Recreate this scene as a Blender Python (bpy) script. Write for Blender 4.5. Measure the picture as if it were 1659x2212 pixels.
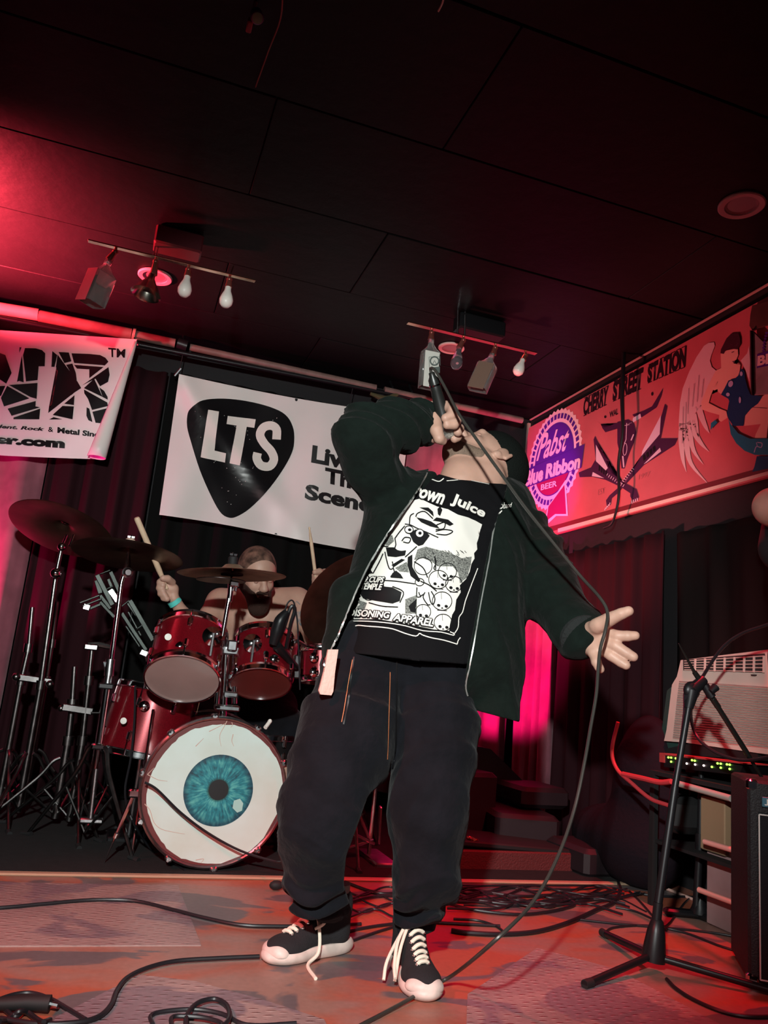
import bpy, bmesh, math, random
import numpy as np
from mathutils import Vector, Matrix
from mathutils.bvhtree import BVHTree
random.seed(7)
sc = bpy.context.scene
COL = sc.collection
for _o in list(bpy.data.objects): bpy.data.objects.remove(_o)
# ------------------------------------------------------------------ camera
CX, CY, FP = 829.5, 1106.0, 1698.613
CM = np.array([[0.94289442, 0.15377155, 0.29547322], [-0.32002745, 0.172217, 0.93162425], [0.09237179, -0.97298285, 0.21159356]])
HC = 0.75
CAM = np.array([0, 0, HC])
cd = bpy.data.cameras.new('camera'); cam = bpy.data.objects.new('camera', cd); COL.objects.link(cam)
cd.sensor_fit = 'HORIZONTAL'; cd.sensor_width = 36; cd.lens = FP * 36 / 1659; cd.clip_start = .02; cd.clip_end = 60
_r, _u, _b = CM[:, 0], -CM[:, 1], -CM[:, 2]
cam.matrix_world = Matrix(((_r[0], _u[0], _b[0], 0), (_r[1], _u[1], _b[1], 0), (_r[2], _u[2], _b[2], HC), (0, 0, 0, 1)))
sc.camera = cam
# ------------------------------------------------------------------ world, exposure
w = bpy.data.worlds.new('world'); sc.world = w; w.use_nodes = True
w.node_tree.nodes['Background'].inputs[0].default_value = (.30, .32, .55, 1); w.node_tree.nodes['Background'].inputs[1].default_value = .012
sc.view_settings.view_transform = 'Standard'; sc.view_settings.look = 'None'; sc.view_settings.gamma = 1
sc.view_settings.use_curve_mapping = False; sc.view_settings.exposure = 0.0

def lamp(name, kind, loc, col, power, size=.05, to=None, cone=60, blend=.6):
    l = bpy.data.lights.new(name, kind); l.color = col; l.energy = power
    if kind == 'AREA': l.size = size
    else: l.shadow_soft_size = size
    if kind == 'SPOT': l.spot_size = math.radians(cone); l.spot_blend = blend
    o = bpy.data.objects.new(name, l); COL.objects.link(o); o.location = loc
    if to is not None:
        o.rotation_euler = (Vector(to) - Vector(loc)).to_track_quat('-Z', 'Y').to_euler()
    return o
# front-of-house white spot at the left of the camera, red and magenta stage lights
lamp('stage_light_white', 'SPOT', (-.30, -.2, 1.45), (.95, 1, .96), 430, .04, (.85, 3.4, .85), 62, .45)
lamp('added_fill_right', 'SPOT', (1.3, -.4, 1.2), (1, .62, .62), 26, .1, (1.75, 2.6, .45), 70, .8)  # added fill that brightens the air conditioner and the right side
lamp('stage_light_red_left', 'SPOT', (-1.30, 3.85, 2.12), (1, .045, .08), 2300, .05, (-1.08, 3.86, 2.65), 116, .9)
lamp('stage_light_red_floor', 'SPOT', (2.1, 2.3, 2.5), (1, .02, .05), 230, .06, (1.75, 2.75, .0), 62, .8)
lamp('stage_light_red_front', 'SPOT', (-1.6, 1.2, 2.3), (1, .06, .07), 260, .06, (.1, 2.0, .0), 50, .6)
lamp('stage_light_magenta_corner', 'SPOT', (1.50, 3.95, .45), (1, .012, .27), 170, .05, (2.3, 4.75, 1.2), 84, .5)
lamp('stage_light_red_mural', 'SPOT', (1.30, 3.9, 1.0), (1, .17, .19), 120, .05, (2.5, 3.9, 2.1), 100, .6)
lamp('stage_light_violet_mural', 'SPOT', (1.25, 3.6, 1.3), (.75, .02, 1), 70, .03, (2.48, 4.32, 2.12), 26, .7)
lamp('added_pink_elbow', 'SPOT', (.7, .5, 2.2), (1, .22, .35), 30, .05, (1.72, 1.95, 1.3), 16, .6)  # added pink spot, only tints the elbow at the right edge
lamp('stage_light_magenta_left', 'SPOT', (-1.05, 4.25, .6), (1, .008, .24), 90, .04, (-.66, 4.60, 1.25), 80, .5)
lamp('stage_light_magenta_rod', 'SPOT', (-.9, 4.1, 1.1), (1, .02, .4), 9, .04, (-.5, 4.5, 2.5), 50, .5)

# ------------------------------------------------------------------ projection helpers
def rayv(px, py): return CM @ np.array([px - CX, py - CY, FP])
def P(px, py, Y): d = rayv(px, py); return CAM + d * (Y / d[1])
def PF(px, py, z=0.0): d = rayv(px, py); return CAM + d * ((z - HC) / d[2])
def PX(px, py, X): d = rayv(px, py); return CAM + d * (X / d[0])
def dep(p): return float(CM[:, 2] @ (np.asarray(p) - CAM))
def RP(p, rpx): return rpx * dep(p) / FP
def projn(A): c = (A - CAM.astype(A.dtype)) @ CM.astype(A.dtype); return CX + FP * c[:, 0] / c[:, 2], CY + FP * c[:, 1] / c[:, 2]
def nrm(v): v = np.asarray(v, float); return v / np.linalg.norm(v)

# ------------------------------------------------------------------ materials
MATS = {}
def mat(name, col, rough=.6, metal=0, emis=0, var=0, vs=8, bump=0, bs=60, sheen=0, coat=0, spec=.5, col2=None, trans=0, ior=1.45, alpha=1):
    if name in MATS: return MATS[name]
    m = bpy.data.materials.new(name); m.use_nodes = True; nt = m.node_tree; b = nt.nodes['Principled BSDF']
    b.inputs['Base Color'].default_value = (*col, 1); b.inputs['Roughness'].default_value = rough; b.inputs['Metallic'].default_value = metal
    b.inputs['Specular IOR Level'].default_value = spec; b.inputs['IOR'].default_value = ior
    if sheen: b.inputs['Sheen Weight'].default_value = sheen
    if coat: b.inputs['Coat Weight'].default_value = coat; b.inputs['Coat Roughness'].default_value = .08
    if trans: b.inputs['Transmission Weight'].default_value = trans
    if emis: b.inputs['Emission Color'].default_value = (*col, 1); b.inputs['Emission Strength'].default_value = emis
    if var or bump:
        tc = nt.nodes.new('ShaderNodeTexCoord')
    if var:
        n = nt.nodes.new('ShaderNodeTexNoise'); n.inputs['Scale'].default_value = vs; n.inputs['Detail'].default_value = 5
        nt.links.new(tc.outputs['Object'], n.inputs['Vector'])
        r = nt.nodes.new('ShaderNodeValToRGB'); c2 = col2 or tuple(c * (1 - var) for c in col)
        r.color_ramp.elements[0].position = .35; r.color_ramp.elements[0].color = (*c2, 1)
        r.color_ramp.elements[1].position = .65; r.color_ramp.elements[1].color = (*col, 1)
        nt.links.new(n.outputs['Fac'], r.inputs['Fac']); nt.links.new(r.outputs['Color'], b.inputs['Base Color'])
    if bump:
        n2 = nt.nodes.new('ShaderNodeTexNoise'); n2.inputs['Scale'].default_value = bs; n2.inputs['Detail'].default_value = 4
        nt.links.new(tc.outputs['Object'], n2.inputs['Vector'])
        bp = nt.nodes.new('ShaderNodeBump'); bp.inputs['Strength'].default_value = bump; bp.inputs['Distance'].default_value = .01
        nt.links.new(n2.outputs['Fac'], bp.inputs['Height']); nt.links.new(bp.outputs['Normal'], b.inputs['Normal'])
    MATS[name] = m; return m

chrome = mat('chrome', (.78, .8, .82), .12, 1)
dullchrome = mat('worn_chrome', (.55, .56, .58), .28, 1, var=.3, vs=30)
blackmetal = mat('black_metal', (.012, .012, .014), .38, .3)
rubber = mat('black_rubber', (.01, .01, .011), .7)
cablem = mat('cable_rubber', (.012, .012, .015), .42)
blackink = mat('black_print', (.008, .008, .009), .45)
blackgloss = mat('black_vinyl_print', (.008, .008, .009), .22)
vinyl = mat('white_vinyl', (.80, .79, .76), .42, var=.06, vs=3, bump=.05, bs=6)
whiteink = mat('white_print', (.82, .80, .74), .6)
greyink = mat('grey_print', (.33, .34, .31), .6, var=.6, vs=300, col2=(.04, .04, .04))
skin = mat('skin', (.54, .32, .245), .5, var=.12, vs=14, bump=.06, bs=140)
skin.node_tree.nodes['Principled BSDF'].inputs['Subsurface Weight'].default_value = .08
skin.node_tree.nodes['Principled BSDF'].inputs['Subsurface Scale'].default_value = .01
hairm = mat('brown_hair', (.045, .018, .012), .7, bump=.8, bs=260)
stubble = mat('stubble', (.22, .15, .11), .8, var=.4, vs=250)
jacketm = mat('jacket_fleece', (.0065, .011, .009), .95, spec=.1, sheen=.03, bump=.7, bs=28, var=.2, vs=30)
shirtm = mat('black_tee', (.005, .005, .006), .9, spec=.15, bump=.1, bs=300)
pantsm = mat('charcoal_trousers', (.0085, .009, .012), .95, spec=.1, sheen=.04, bump=.7, bs=26, var=.3, vs=12)
redshell = mat('red_sparkle_lacquer', (.25, .007, .016), .28, .35, var=.45, vs=420, coat=.7, col2=(.12, .002, .006))
brassm = mat('bronze_cymbal', (.42, .29, .19), .48, .65, var=.35, vs=20)
darkbronze = mat('dark_bronze_cymbal', (.14, .07, .05), .38, .85, var=.3, vs=14)
woodm = mat('drumstick_wood', (.72, .52, .36), .5, var=.15, vs=20)

# ------------------------------------------------------------------ object helpers
ORG = {}
def tag(o, label=None, cat=None, group=None, kind=None):
    if label: o['label'] = label
    if cat: o['category'] = cat
    if group: o['group'] = group
    if kind: o['kind'] = kind
    return o
def thing(name, label, cat, loc, group=None):
    o = bpy.data.objects.new(name, None); COL.objects.link(o); o.location = [float(v) for v in loc]; o.empty_display_size = .05
    ORG[o.name] = np.array(loc, float); return tag(o, label, cat, group)
def link(name, verts, faces, m, parent=None, smooth=True, label=None, cat=None, group=None, kind=None):
    me = bpy.data.meshes.new(name); me.from_pydata([tuple(map(float, v)) for v in verts], [], [tuple(int(i) for i in f) for f in faces])
    me.materials.append(m); me.update()
    if smooth: me.polygons.foreach_set('use_smooth', [True] * len(me.polygons))
    o = bpy.data.objects.new(name, me); COL.objects.link(o)
    if parent is not None:
        o.parent = parent; w_ = ORG.get(parent.name, np.zeros(3)); o.location = [float(-v) for v in w_]
    ORG[o.name] = np.zeros(3)
    return tag(o, label, cat, group, kind)

def frame(d):
    d = nrm(d); a = np.array([0, 0, 1.]) if abs(d[2]) < .9 else np.array([1., 0, 0])
    u = nrm(np.cross(a, d)); v = np.cross(d, u); return u, v, d
def crom(pts, n=6):
    pts = [np.asarray(p, float) for p in pts]
    if len(pts) < 3: return pts
    q = [2 * pts[0] - pts[1]] + pts + [2 * pts[-1] - pts[-2]]; out = []
    for i in range(1, len(q) - 2):
        for j in range(n):
            t = j / n; a, b, c, d = q[i - 1], q[i], q[i + 1], q[i + 2]
            out.append(.5 * ((2 * b) + (c - a) * t + (2 * a - 5 * b + 4 * c - d) * t * t + (3 * b - a - 3 * c + d) * t ** 3))
    out.append(pts[-1]); return out
class MB:
    def __init__(s): s.v = []; s.f = []
    def add(s, v, f): n = len(s.v); s.v += list(v); s.f += [tuple(i + n for i in q) for q in f]; return s
    def tube(s, pts, r, n=8, smooth=0, caps=True):
        if smooth:
            m0 = len(pts); pts = crom(pts, smooth)
            if not np.isscalar(r): r = list(np.interp(np.linspace(0, m0 - 1, len(pts)), range(m0), r))
        pts = [np.asarray(p, float) for p in pts]
        if np.isscalar(r): r = [r] * len(pts)
        vs = []; fs = []; u = None
        for i, p in enumerate(pts):
            d = pts[min(i + 1, len(pts) - 1)] - pts[max(i - 1, 0)]
            if np.linalg.norm(d) < 1e-9: d = np.array([0, 0, 1.])
            d = nrm(d)
            if u is None: u, v, _ = frame(d)
            else: u = nrm(u - d * (u @ d)); v = np.cross(d, u)
            for k in range(n): a = 2 * math.pi * k / n; vs.append(p + r[i] * (math.cos(a) * u + math.sin(a) * v))
        for i in range(len(pts) - 1):
            for k in range(n): fs.append((i * n + k, i * n + (k + 1) % n, (i + 1) * n + (k + 1) % n, (i + 1) * n + k))
        if caps: fs.append(tuple(range(n - 1, -1, -1))); fs.append(tuple((len(pts) - 1) * n + k for k in range(n)))
        return s.add(vs, fs)
    def lathe(s, base, axis, prof, n=32, caps=True):
        u, v, d = frame(axis); base = np.asarray(base, float); vs = []; fs = []
        for r, h in prof:
            for k in range(n): a = 2 * math.pi * k / n; vs.append(base + d * h + r * (math.cos(a) * u + math.sin(a) * v))
        for i in range(len(prof) - 1):
            for k in range(n): fs.append((i * n + k, i * n + (k + 1) % n, (i + 1) * n + (k + 1) % n, (i + 1) * n + k))
        if caps: fs.append(tuple(range(n - 1, -1, -1))); fs.append(tuple((len(prof) - 1) * n + k for k in range(n)))
        return s.add(vs, fs)
    def box(s, c, half, u=(1, 0, 0), v=(0, 1, 0), w=None, bev=0):
        u = nrm(u); v = np.asarray(v, float); v = nrm(v - u * (u @ v)); w = np.cross(u, v) if w is None else nrm(w); c = np.asarray(c, float)
        b = min(bev, min(half) * .9)
        vs = []; fs = []
        if b <= 0:
            for sz in (-1, 1):
                for sx, sy in ((-1, -1), (1, -1), (1, 1), (-1, 1)): vs.append(c + sx * half[0] * u + sy * half[1] * v + sz * half[2] * w)
            fs = [(3, 2, 1, 0), (4, 5, 6, 7), (0, 1, 5, 4), (1, 2, 6, 5), (2, 3, 7, 6), (3, 0, 4, 7)]
        else:
            def ring(ins, h):
                a, q = half[0] - ins, half[1] - ins
                for x, y in ((-a + b, -q), (a - b, -q), (a, -q + b), (a, q - b), (a - b, q), (-a + b, q), (-a, q - b), (-a, -q + b)): vs.append(c + x * u + y * v + h * w)
            ring(b * .9, -half[2]); ring(0, -half[2] + b); ring(0, half[2] - b); ring(b * .9, half[2])
            for i in range(3):
                for k in range(8): fs.append((i * 8 + k, i * 8 + (k + 1) % 8, (i + 1) * 8 + (k + 1) % 8, (i + 1) * 8 + k))
            fs.append(tuple(range(7, -1, -1))); fs.append(tuple(range(24, 32)))
        return s.add(vs, fs)
    def ball(s, c, r, n=12, sc3=(1, 1, 1)):
        c = np.asarray(c, float); vs = []; fs = []; m = n // 2
        for i in range(m + 1):
            t = math.pi * i / m
            for k in range(n):
                a = 2 * math.pi * k / n; vs.append(c + r * np.array([math.sin(t) * math.cos(a) * sc3[0], math.sin(t) * math.sin(a) * sc3[1], math.cos(t) * sc3[2]]))
        for i in range(m):
            for k in range(n): fs.append((i * n + k, (i + 1) * n + k, (i + 1) * n + (k + 1) % n, i * n + (k + 1) % n))
        return s.add(vs, fs)
    def prism(s, poly, d):
        """poly: 3D points in order, extruded by vector d"""
        n = len(poly); poly = [np.asarray(p, float) for p in poly]; d = np.asarray(d, float)
        return s.add(poly + [p + d for p in poly], [tuple(range(n - 1, -1, -1)), tuple(range(n, 2 * n))] + [(k, (k + 1) % n, n + (k + 1) % n, n + k) for k in range(n)])
    def go(s, name, m, parent=None, smooth=True, **k):
        o = link(name, s.v, s.f, m, parent, smooth, **k)
        bm = bmesh.new(); bm.from_mesh(o.data); bmesh.ops.recalc_face_normals(bm, faces=bm.faces); bm.to_mesh(o.data); bm.free()
        if smooth:
            try: o.data.set_sharp_from_angle(angle=math.radians(38))
            except Exception: pass
        return o

# ------------------------------------------------------------------ signed distance modelling (bodies and clothes as one surface)
def B(px, py, Y, r): p = P(px, py, Y); return (p, RP(p, r))
def cap(a, b):
    (A, ra), (Q, rb) = a, b; A = np.asarray(A, np.float32); ba = np.asarray(Q, np.float32) - A; L = float(ba @ ba) + 1e-12
    def f(p):
        pa = p - A; t = np.clip(pa @ ba / L, 0, 1); return np.sqrt(((pa - t[:, None] * ba) ** 2).sum(1)) - (ra + (rb - ra) * t)
    return f
def chain(*bs): return [cap(bs[i], bs[i + 1]) for i in range(len(bs) - 1)]
def ell(c, r, R=np.eye(3)):
    c = np.asarray(c, np.float32); r = np.asarray(r, np.float32); R = np.asarray(R, np.float32)
    def f(p):
        q = (p - c) @ R.T; k0 = np.sqrt(((q / r) ** 2).sum(1)) + 1e-6; k1 = np.sqrt(((q / r ** 2) ** 2).sum(1)) + 1e-6; return k0 * (k0 - 1) / k1
    return f
def smin(a, b, k):
    if k <= 0: return np.minimum(a, b)
    h = np.clip(.5 + .5 * (b - a) / k, 0, 1); return b + (a - b) * h - k * h * (1 - h)
def uni(fs, k=.01):
    def f(p):
        d = fs[0](p)
        for g in fs[1:]: d = smin(d, g(p), k)
        return d
    return f
def poly2d(poly):
    V = np.array(poly, np.float32)
    def f(x, y):
        d = np.full(x.shape, 1e9, np.float32); s = np.ones(x.shape, bool); n = len(V)
        for i in range(n):
            a = V[i]; b = V[i - 1]; e = b - a; wx = x - a[0]; wy = y - a[1]
            t = np.clip((wx * e[0] + wy * e[1]) / float(e @ e), 0, 1); d = np.minimum(d, (wx - e[0] * t) ** 2 + (wy - e[1] * t) ** 2)
            c1 = y >= a[1]; c2 = y < b[1]; c3 = e[0] * wy > e[1] * wx
            fl = (c1 & c2 & c3) | (~c1 & ~c2 & ~c3); s ^= fl
        return np.sqrt(d) * np.where(s, 1, -1)
    return f
def sdf_mesh(fn, lo, hi, res, margin=.02):
    lo = np.asarray(lo, np.float32); n = np.ceil((np.asarray(hi) - lo) / (res * 4)).astype(int) + 1; N = n * 4
    ax = [lo[i] + np.arange(n[i]) * res * 4 for i in range(3)]
    G = np.stack(np.meshgrid(*ax, indexing='ij'), -1).reshape(-1, 3).astype(np.float32) + np.float32(res * 1.5)
    Fc = fn(G).reshape(n)
    act = np.argwhere(np.abs(Fc) < res * 4 * .9 + margin)
    F = np.repeat(np.repeat(np.repeat(np.sign(Fc) * .1, 4, 0), 4, 1), 4, 2).astype(np.float32)
    off = np.stack(np.meshgrid(*[np.arange(4)] * 3, indexing='ij'), -1).reshape(-1, 3)
    idx = (act[:, None, :] * 4 + off[None]).reshape(-1, 3)
    for c in range(0, len(idx), 400000):
        ii = idx[c:c + 400000]; F[ii[:, 0], ii[:, 1], ii[:, 2]] = fn((lo + ii * res).astype(np.float32))
    I = F < 0
    s8 = [I[a:N[0] - 1 + a, b:N[1] - 1 + b, c:N[2] - 1 + c] for a in (0, 1) for b in (0, 1) for c in (0, 1)]
    cnt = sum(x.astype(np.int8) for x in s8); cells = np.argwhere((cnt > 0) & (cnt < 8))
    vid = np.full(np.array(N) - 1, -1, np.int32); vid[cells[:, 0], cells[:, 1], cells[:, 2]] = np.arange(len(cells))
    co = [(a, b, c) for a in (0, 1) for b in (0, 1) for c in (0, 1)]
    val = np.stack([F[cells[:, 0] + a, cells[:, 1] + b, cells[:, 2] + c] for a, b, c in co], 1)
    acc = np.zeros((len(cells), 3)); num = np.zeros(len(cells))
    for i in range(8):
        for j in range(i + 1, 8):
            dd = np.array(co[j]) - np.array(co[i])
            if np.abs(dd).sum() != 1: continue
            m = (val[:, i] < 0) != (val[:, j] < 0); t = val[:, i] / (val[:, i] - val[:, j] + 1e-12)
            acc[m] += (np.array(co[i]) + t[:, None] * dd)[m]; num[m] += 1
    V = lo + (cells + acc / num[:, None]) * res
    quads = []
    for ax_ in range(3):
        o1, o2 = [(1, 2), (2, 0), (0, 1)][ax_]
        A = np.take(I, range(N[ax_] - 1), ax_); Bq = np.take(I, range(1, N[ax_]), ax_)
        e = np.argwhere(A != Bq); e = e[(e[:, o1] > 0) & (e[:, o2] > 0) & (e[:, o1] < N[o1] - 1) & (e[:, o2] < N[o2] - 1)]
        d1 = np.zeros(3, int); d1[o1] = 1; d2 = np.zeros(3, int); d2[o2] = 1
        q = np.stack([vid[tuple((e - d1 - d2).T)], vid[tuple((e - d2).T)], vid[tuple(e.T)], vid[tuple((e - d1).T)]], 1)
        fl = ~A[tuple(e.T)]; q[fl] = q[fl][:, ::-1]; quads.append(q)
    Q = np.concatenate(quads); Q = Q[(Q >= 0).all(1)]
    return V, Q
def sdf_obj(name, fn, lo, hi, res, m, parent=None, relax=1, **k):
    V, Q = sdf_mesh(fn, lo, hi, res)
    for _ in range(relax):
        acc = np.zeros_like(V); cn = np.zeros(len(V))
        for i in range(4):
            a, b = Q[:, i], Q[:, (i + 1) % 4]; np.add.at(acc, a, V[b]); np.add.at(cn, a, 1)
        V = V * .5 + .5 * acc / np.maximum(cn, 1)[:, None]
    me = bpy.data.meshes.new(name); me.vertices.add(len(V)); me.vertices.foreach_set('co', V.astype(np.float32).ravel())
    me.loops.add(len(Q) * 4); me.loops.foreach_set('vertex_index', Q.astype(np.int32).ravel())
    me.polygons.add(len(Q)); me.polygons.foreach_set('loop_start', (np.arange(len(Q)) * 4).astype(np.int32))
    me.update(calc_edges=True); me.validate(); me.polygons.foreach_set('use_smooth', [True] * len(me.polygons)); me.materials.append(m)
    o = bpy.data.objects.new(name, me); COL.objects.link(o)
    if parent is not None: o.parent = parent; o.location = [float(-v) for v in ORG[parent.name]]
    ORG[o.name] = np.zeros(3)
    tag(o, **k)
    return o, V, Q
def bounds(bs, pad=.03):
    A = np.array([b[0] for b in bs]); r = np.array([b[1] for b in bs])[:, None]; return (A - r).min(0) - pad, (A + r).max(0) + pad

# ------------------------------------------------------------------ prints laid on surfaces
class Target:
    def __init__(s, V, Q): s.b = BVHTree.FromPolygons([tuple(map(float, v)) for v in V], [tuple(int(i) for i in q) for q in Q])
    def hit(s, px, py, off):
        d = nrm(rayv(px, py)); h = s.b.ray_cast(Vector(CAM), Vector(d))
        if h[0] is None: return None
        nn = np.array(h[1]); nn = nn if nn @ d < 0 else -nn
        return np.array(h[0]) + nn * off
def refine(bm, L, it=4):
    bmesh.ops.triangulate(bm, faces=bm.faces)
    for _ in range(it):
        es = [e for e in bm.edges if e.calc_length() > L]
        if not es: break
        bmesh.ops.subdivide_edges(bm, edges=es, cuts=1, use_grid_fill=False); bmesh.ops.triangulate(bm, faces=bm.faces)
class Ink:
    """flat print: polygons, strokes and lettering drawn in photograph pixels, laid on a Target surface"""
    def __init__(s, tgt, off, L=14): s.t = tgt; s.off = off; s.L = L; s.v = []; s.f = []
    def _put(s, bm):
        refine(bm, s.L); mp = {}; bm.verts.ensure_lookup_table()
        for v in bm.verts:
            h = s.t.hit(v.co.x, v.co.y, s.off)
            if h is not None: mp[v.index] = len(s.v); s.v.append(h)
        bm.verts.index_update()
        for f in bm.faces:
            ids = [mp.get(v.index) for v in f.verts]
            if None not in ids: s.f.append(tuple(ids))
        bm.free()
    def poly(s, pts):
        bm = bmesh.new(); vs = [bm.verts.new((x, y, 0)) for x, y in pts]
        bm.faces.new(vs); bm.verts.index_update(); s._put2(bm); return s
    def _put2(s, bm):
        refine(bm, s.L); bm.verts.index_update(); s._emit(bm)
    def _emit(s, bm):
        mp = {}
        for v in bm.verts:
            h = s.t.hit(v.co.x, v.co.y, s.off)
            if h is not None: mp[v.index] = len(s.v); s.v.append(h)
        for f in bm.faces:
            ids = [mp.get(v.index) for v in f.verts]
            if None not in ids: s.f.append(tuple(ids))
        bm.free()
    def line(s, pts, wd=2, smooth=4, close=False):
        pts = [np.array(p, float) for p in pts]
        if close: pts = pts + [pts[0]]
        if smooth and len(pts) > 2: pts = [np.array(p) for p in crom(pts, smooth)]
        n = len(pts); L = []
        for i, p in enumerate(pts):
            d = pts[min(i + 1, n - 1)] - pts[max(i - 1, 0)]; q = np.linalg.norm(d) or 1; d = d / q; nn = np.array([-d[1], d[0]])
            ww = (wd if np.isscalar(wd) else np.interp(i / (n - 1), np.linspace(0, 1, len(wd)), wd)) / 2; L.append((p + nn * ww, p - nn * ww))
        bm = bmesh.new(); vv = [(bm.verts.new((*a, 0)), bm.verts.new((*b, 0))) for a, b in L]
        for i in range(n - 1):
            try: bm.faces.new((vv[i][0], vv[i + 1][0], vv[i + 1][1], vv[i][1]))
            except Exception: pass
        bm.verts.index_update(); s._put2(bm); return s
    def ellipse(s, c, a, b, rot=0, n=28):
        r = math.radians(rot); return s.poly([(c[0] + a * math.cos(t) * math.cos(r) - b * math.sin(t) * math.sin(r), c[1] + a * math.cos(t) * math.sin(r) + b * math.sin(t) * math.cos(r)) for t in [2 * math.pi * k / n for k in range(n)]])
    def ring(s, c, a, b, rot=0, wd=2, n=28):
        r = math.radians(rot); return s.line([(c[0] + a * math.cos(t) * math.cos(r) - b * math.sin(t) * math.sin(r), c[1] + a * math.cos(t) * math.sin(r) + b * math.sin(t) * math.cos(r)) for t in [2 * math.pi * k / n for k in range(n)]], wd, 0, True)
    def text(s, txt, quad, bold=0.0, shear=0, grow=0):
        """quad = top-left, top-right, bottom-right, bottom-left in pixels"""
        c = bpy.data.curves.new('t', 'FONT'); c.body = txt; c.offset = bold; c.shear = shear; c.resolution_u = 3; c.fill_mode = 'FRONT'
        o = bpy.data.objects.new('t', c); me = o.to_mesh(); bm = bmesh.new(); bm.from_mesh(me); o.to_mesh_clear(); bpy.data.objects.remove(o); bpy.data.curves.remove(c)
        X = [v.co.x for v in bm.verts]; Y = [v.co.y for v in bm.verts]; x0, x1, y0, y1 = min(X), max(X), min(Y), max(Y)
        x0 += grow; x1 -= grow; y0 += grow; y1 -= grow
        tl, tr, br, bl = [np.array(q, float) for q in quad]
        for v in bm.verts:
            a = (v.co.x - x0) / (x1 - x0); b = (y1 - v.co.y) / (y1 - y0); q = (1 - b) * ((1 - a) * tl + a * tr) + b * ((1 - a) * bl + a * br); v.co = (q[0], q[1], 0)
        bmesh.ops.remove_doubles(bm, verts=bm.verts, dist=.05); bm.verts.index_update(); s._put2(bm); return s
    def go(s, name, m, parent, **k):
        """each separate printed piece becomes a part; many tiny ones stay one part of kind stuff"""
        if not s.f: return
        par = list(range(len(s.v)))
        def fd(i):
            while par[i] != i: par[i] = par[par[i]]; i = par[i]
            return i
        for f in s.f:
            a = fd(f[0])
            for q in f[1:]: par[fd(q)] = a
        gr = {}
        for f in s.f: gr.setdefault(fd(f[0]), []).append(f)
        if len(gr) > 60 or k.get('kind'): k['kind'] = 'stuff'; return link(name, s.v, s.f, m, parent, True, **k)
        for fl in gr.values():
            ids = sorted({i for f in fl for i in f}); mp = {i: n for n, i in enumerate(ids)}
            o = link(name, [s.v[i] for i in ids], [tuple(mp[i] for i in f) for f in fl], m, parent, True, **k)
        return o
# ================================================================== THE ROOM
YB, XR, HZ = 4.73, 2.51, 2.65
def S_(name, mb, m, **k): o = mb.go(name, m, None, **k); o['kind'] = 'structure'; return o
# painted, scuffed stage floor: colour blotches are old paint and dirt
fm = bpy.data.materials.new('scuffed_painted_floor'); fm.use_nodes = True; nt = fm.node_tree; bs_ = nt.nodes['Principled BSDF']; LK = nt.links.new
tc = nt.nodes.new('ShaderNodeTexCoord')
def noise(sc_, det=5, dist=0, vec=None, nt=None):
    n = nt.nodes.new('ShaderNodeTexNoise'); n.inputs['Scale'].default_value = sc_; n.inputs['Detail'].default_value = det; n.inputs['Distortion'].default_value = dist
    nt.links.new(vec, n.inputs['Vector']); return n
def floor_nodes(nt, base, base2, stain, dashes):
    b = nt.nodes['Principled BSDF']; tc = nt.nodes.new('ShaderNodeTexCoord')
    mp = nt.nodes.new('ShaderNodeMapping'); mp.inputs['Scale'].default_value = (1, 1.8, 1); nt.links.new(tc.outputs['Object'], mp.inputs[0])
    n1 = noise(1.6, 6, .8, mp.outputs[0], nt); r1 = nt.nodes.new('ShaderNodeValToRGB')
    r1.color_ramp.elements[0].position = .42; r1.color_ramp.elements[0].color = (*base, 1); r1.color_ramp.elements[1].position = .56; r1.color_ramp.elements[1].color = (*base2, 1)
    nt.links.new(n1.outputs['Fac'], r1.inputs[0])
    n2 = noise(2.3, 4, .9, mp.outputs[0], nt); r2 = nt.nodes.new('ShaderNodeValToRGB')
    r2.color_ramp.elements[0].position = .535; r2.color_ramp.elements[0].color = (0, 0, 0, 1); r2.color_ramp.elements[1].position = .565; r2.color_ramp.elements[1].color = (1, 1, 1, 1)
    nt.links.new(n2.outputs['Fac'], r2.inputs[0])
    mx = nt.nodes.new('ShaderNodeMixRGB'); nt.links.new(r2.outputs[0], mx.inputs[0]); nt.links.new(r1.outputs[0], mx.inputs[1]); mx.inputs[2].default_value = (*stain, 1)
    n3 = noise(60, 4, 0, tc.outputs['Object'], nt); mx2 = nt.nodes.new('ShaderNodeMixRGB'); mx2.blend_type = 'MULTIPLY'; mx2.inputs[0].default_value = .35
    nt.links.new(mx.outputs[0], mx2.inputs[1]); nt.links.new(n3.outputs['Fac'], mx2.inputs[2]); nt.links.new(mx2.outputs[0], b.inputs['Base Color'])
    b.inputs['Roughness'].default_value = .42
    if dashes:
        v = nt.nodes.new('ShaderNodeTexVoronoi'); m2 = nt.nodes.new('ShaderNodeMapping'); m2.inputs['Rotation'].default_value = (0, 0, .9); m2.inputs['Scale'].default_value = (22, 60, 1)
        nt.links.new(tc.outputs['Object'], m2.inputs[0]); nt.links.new(m2.outputs[0], v.inputs['Vector']); v.inputs['Scale'].default_value = 1; v.inputs['Randomness'].default_value = .25
        mr = nt.nodes.new('ShaderNodeMapRange'); mr.inputs[1].default_value = .12; mr.inputs[2].default_value = .3; mr.inputs[3].default_value = 1; mr.inputs[4].default_value = 0
        nt.links.new(v.outputs['Distance'], mr.inputs[0]); bp = nt.nodes.new('ShaderNodeBump'); bp.inputs['Strength'].default_value = .7; bp.inputs['Distance'].default_value = .004
        nt.links.new(mr.outputs[0], bp.inputs['Height']); nt.links.new(bp.outputs[0], b.inputs['Normal'])
floor_nodes(nt, (.44, .12, .065), (.34, .20, .16), (.15, .125, .13), False)
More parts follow.
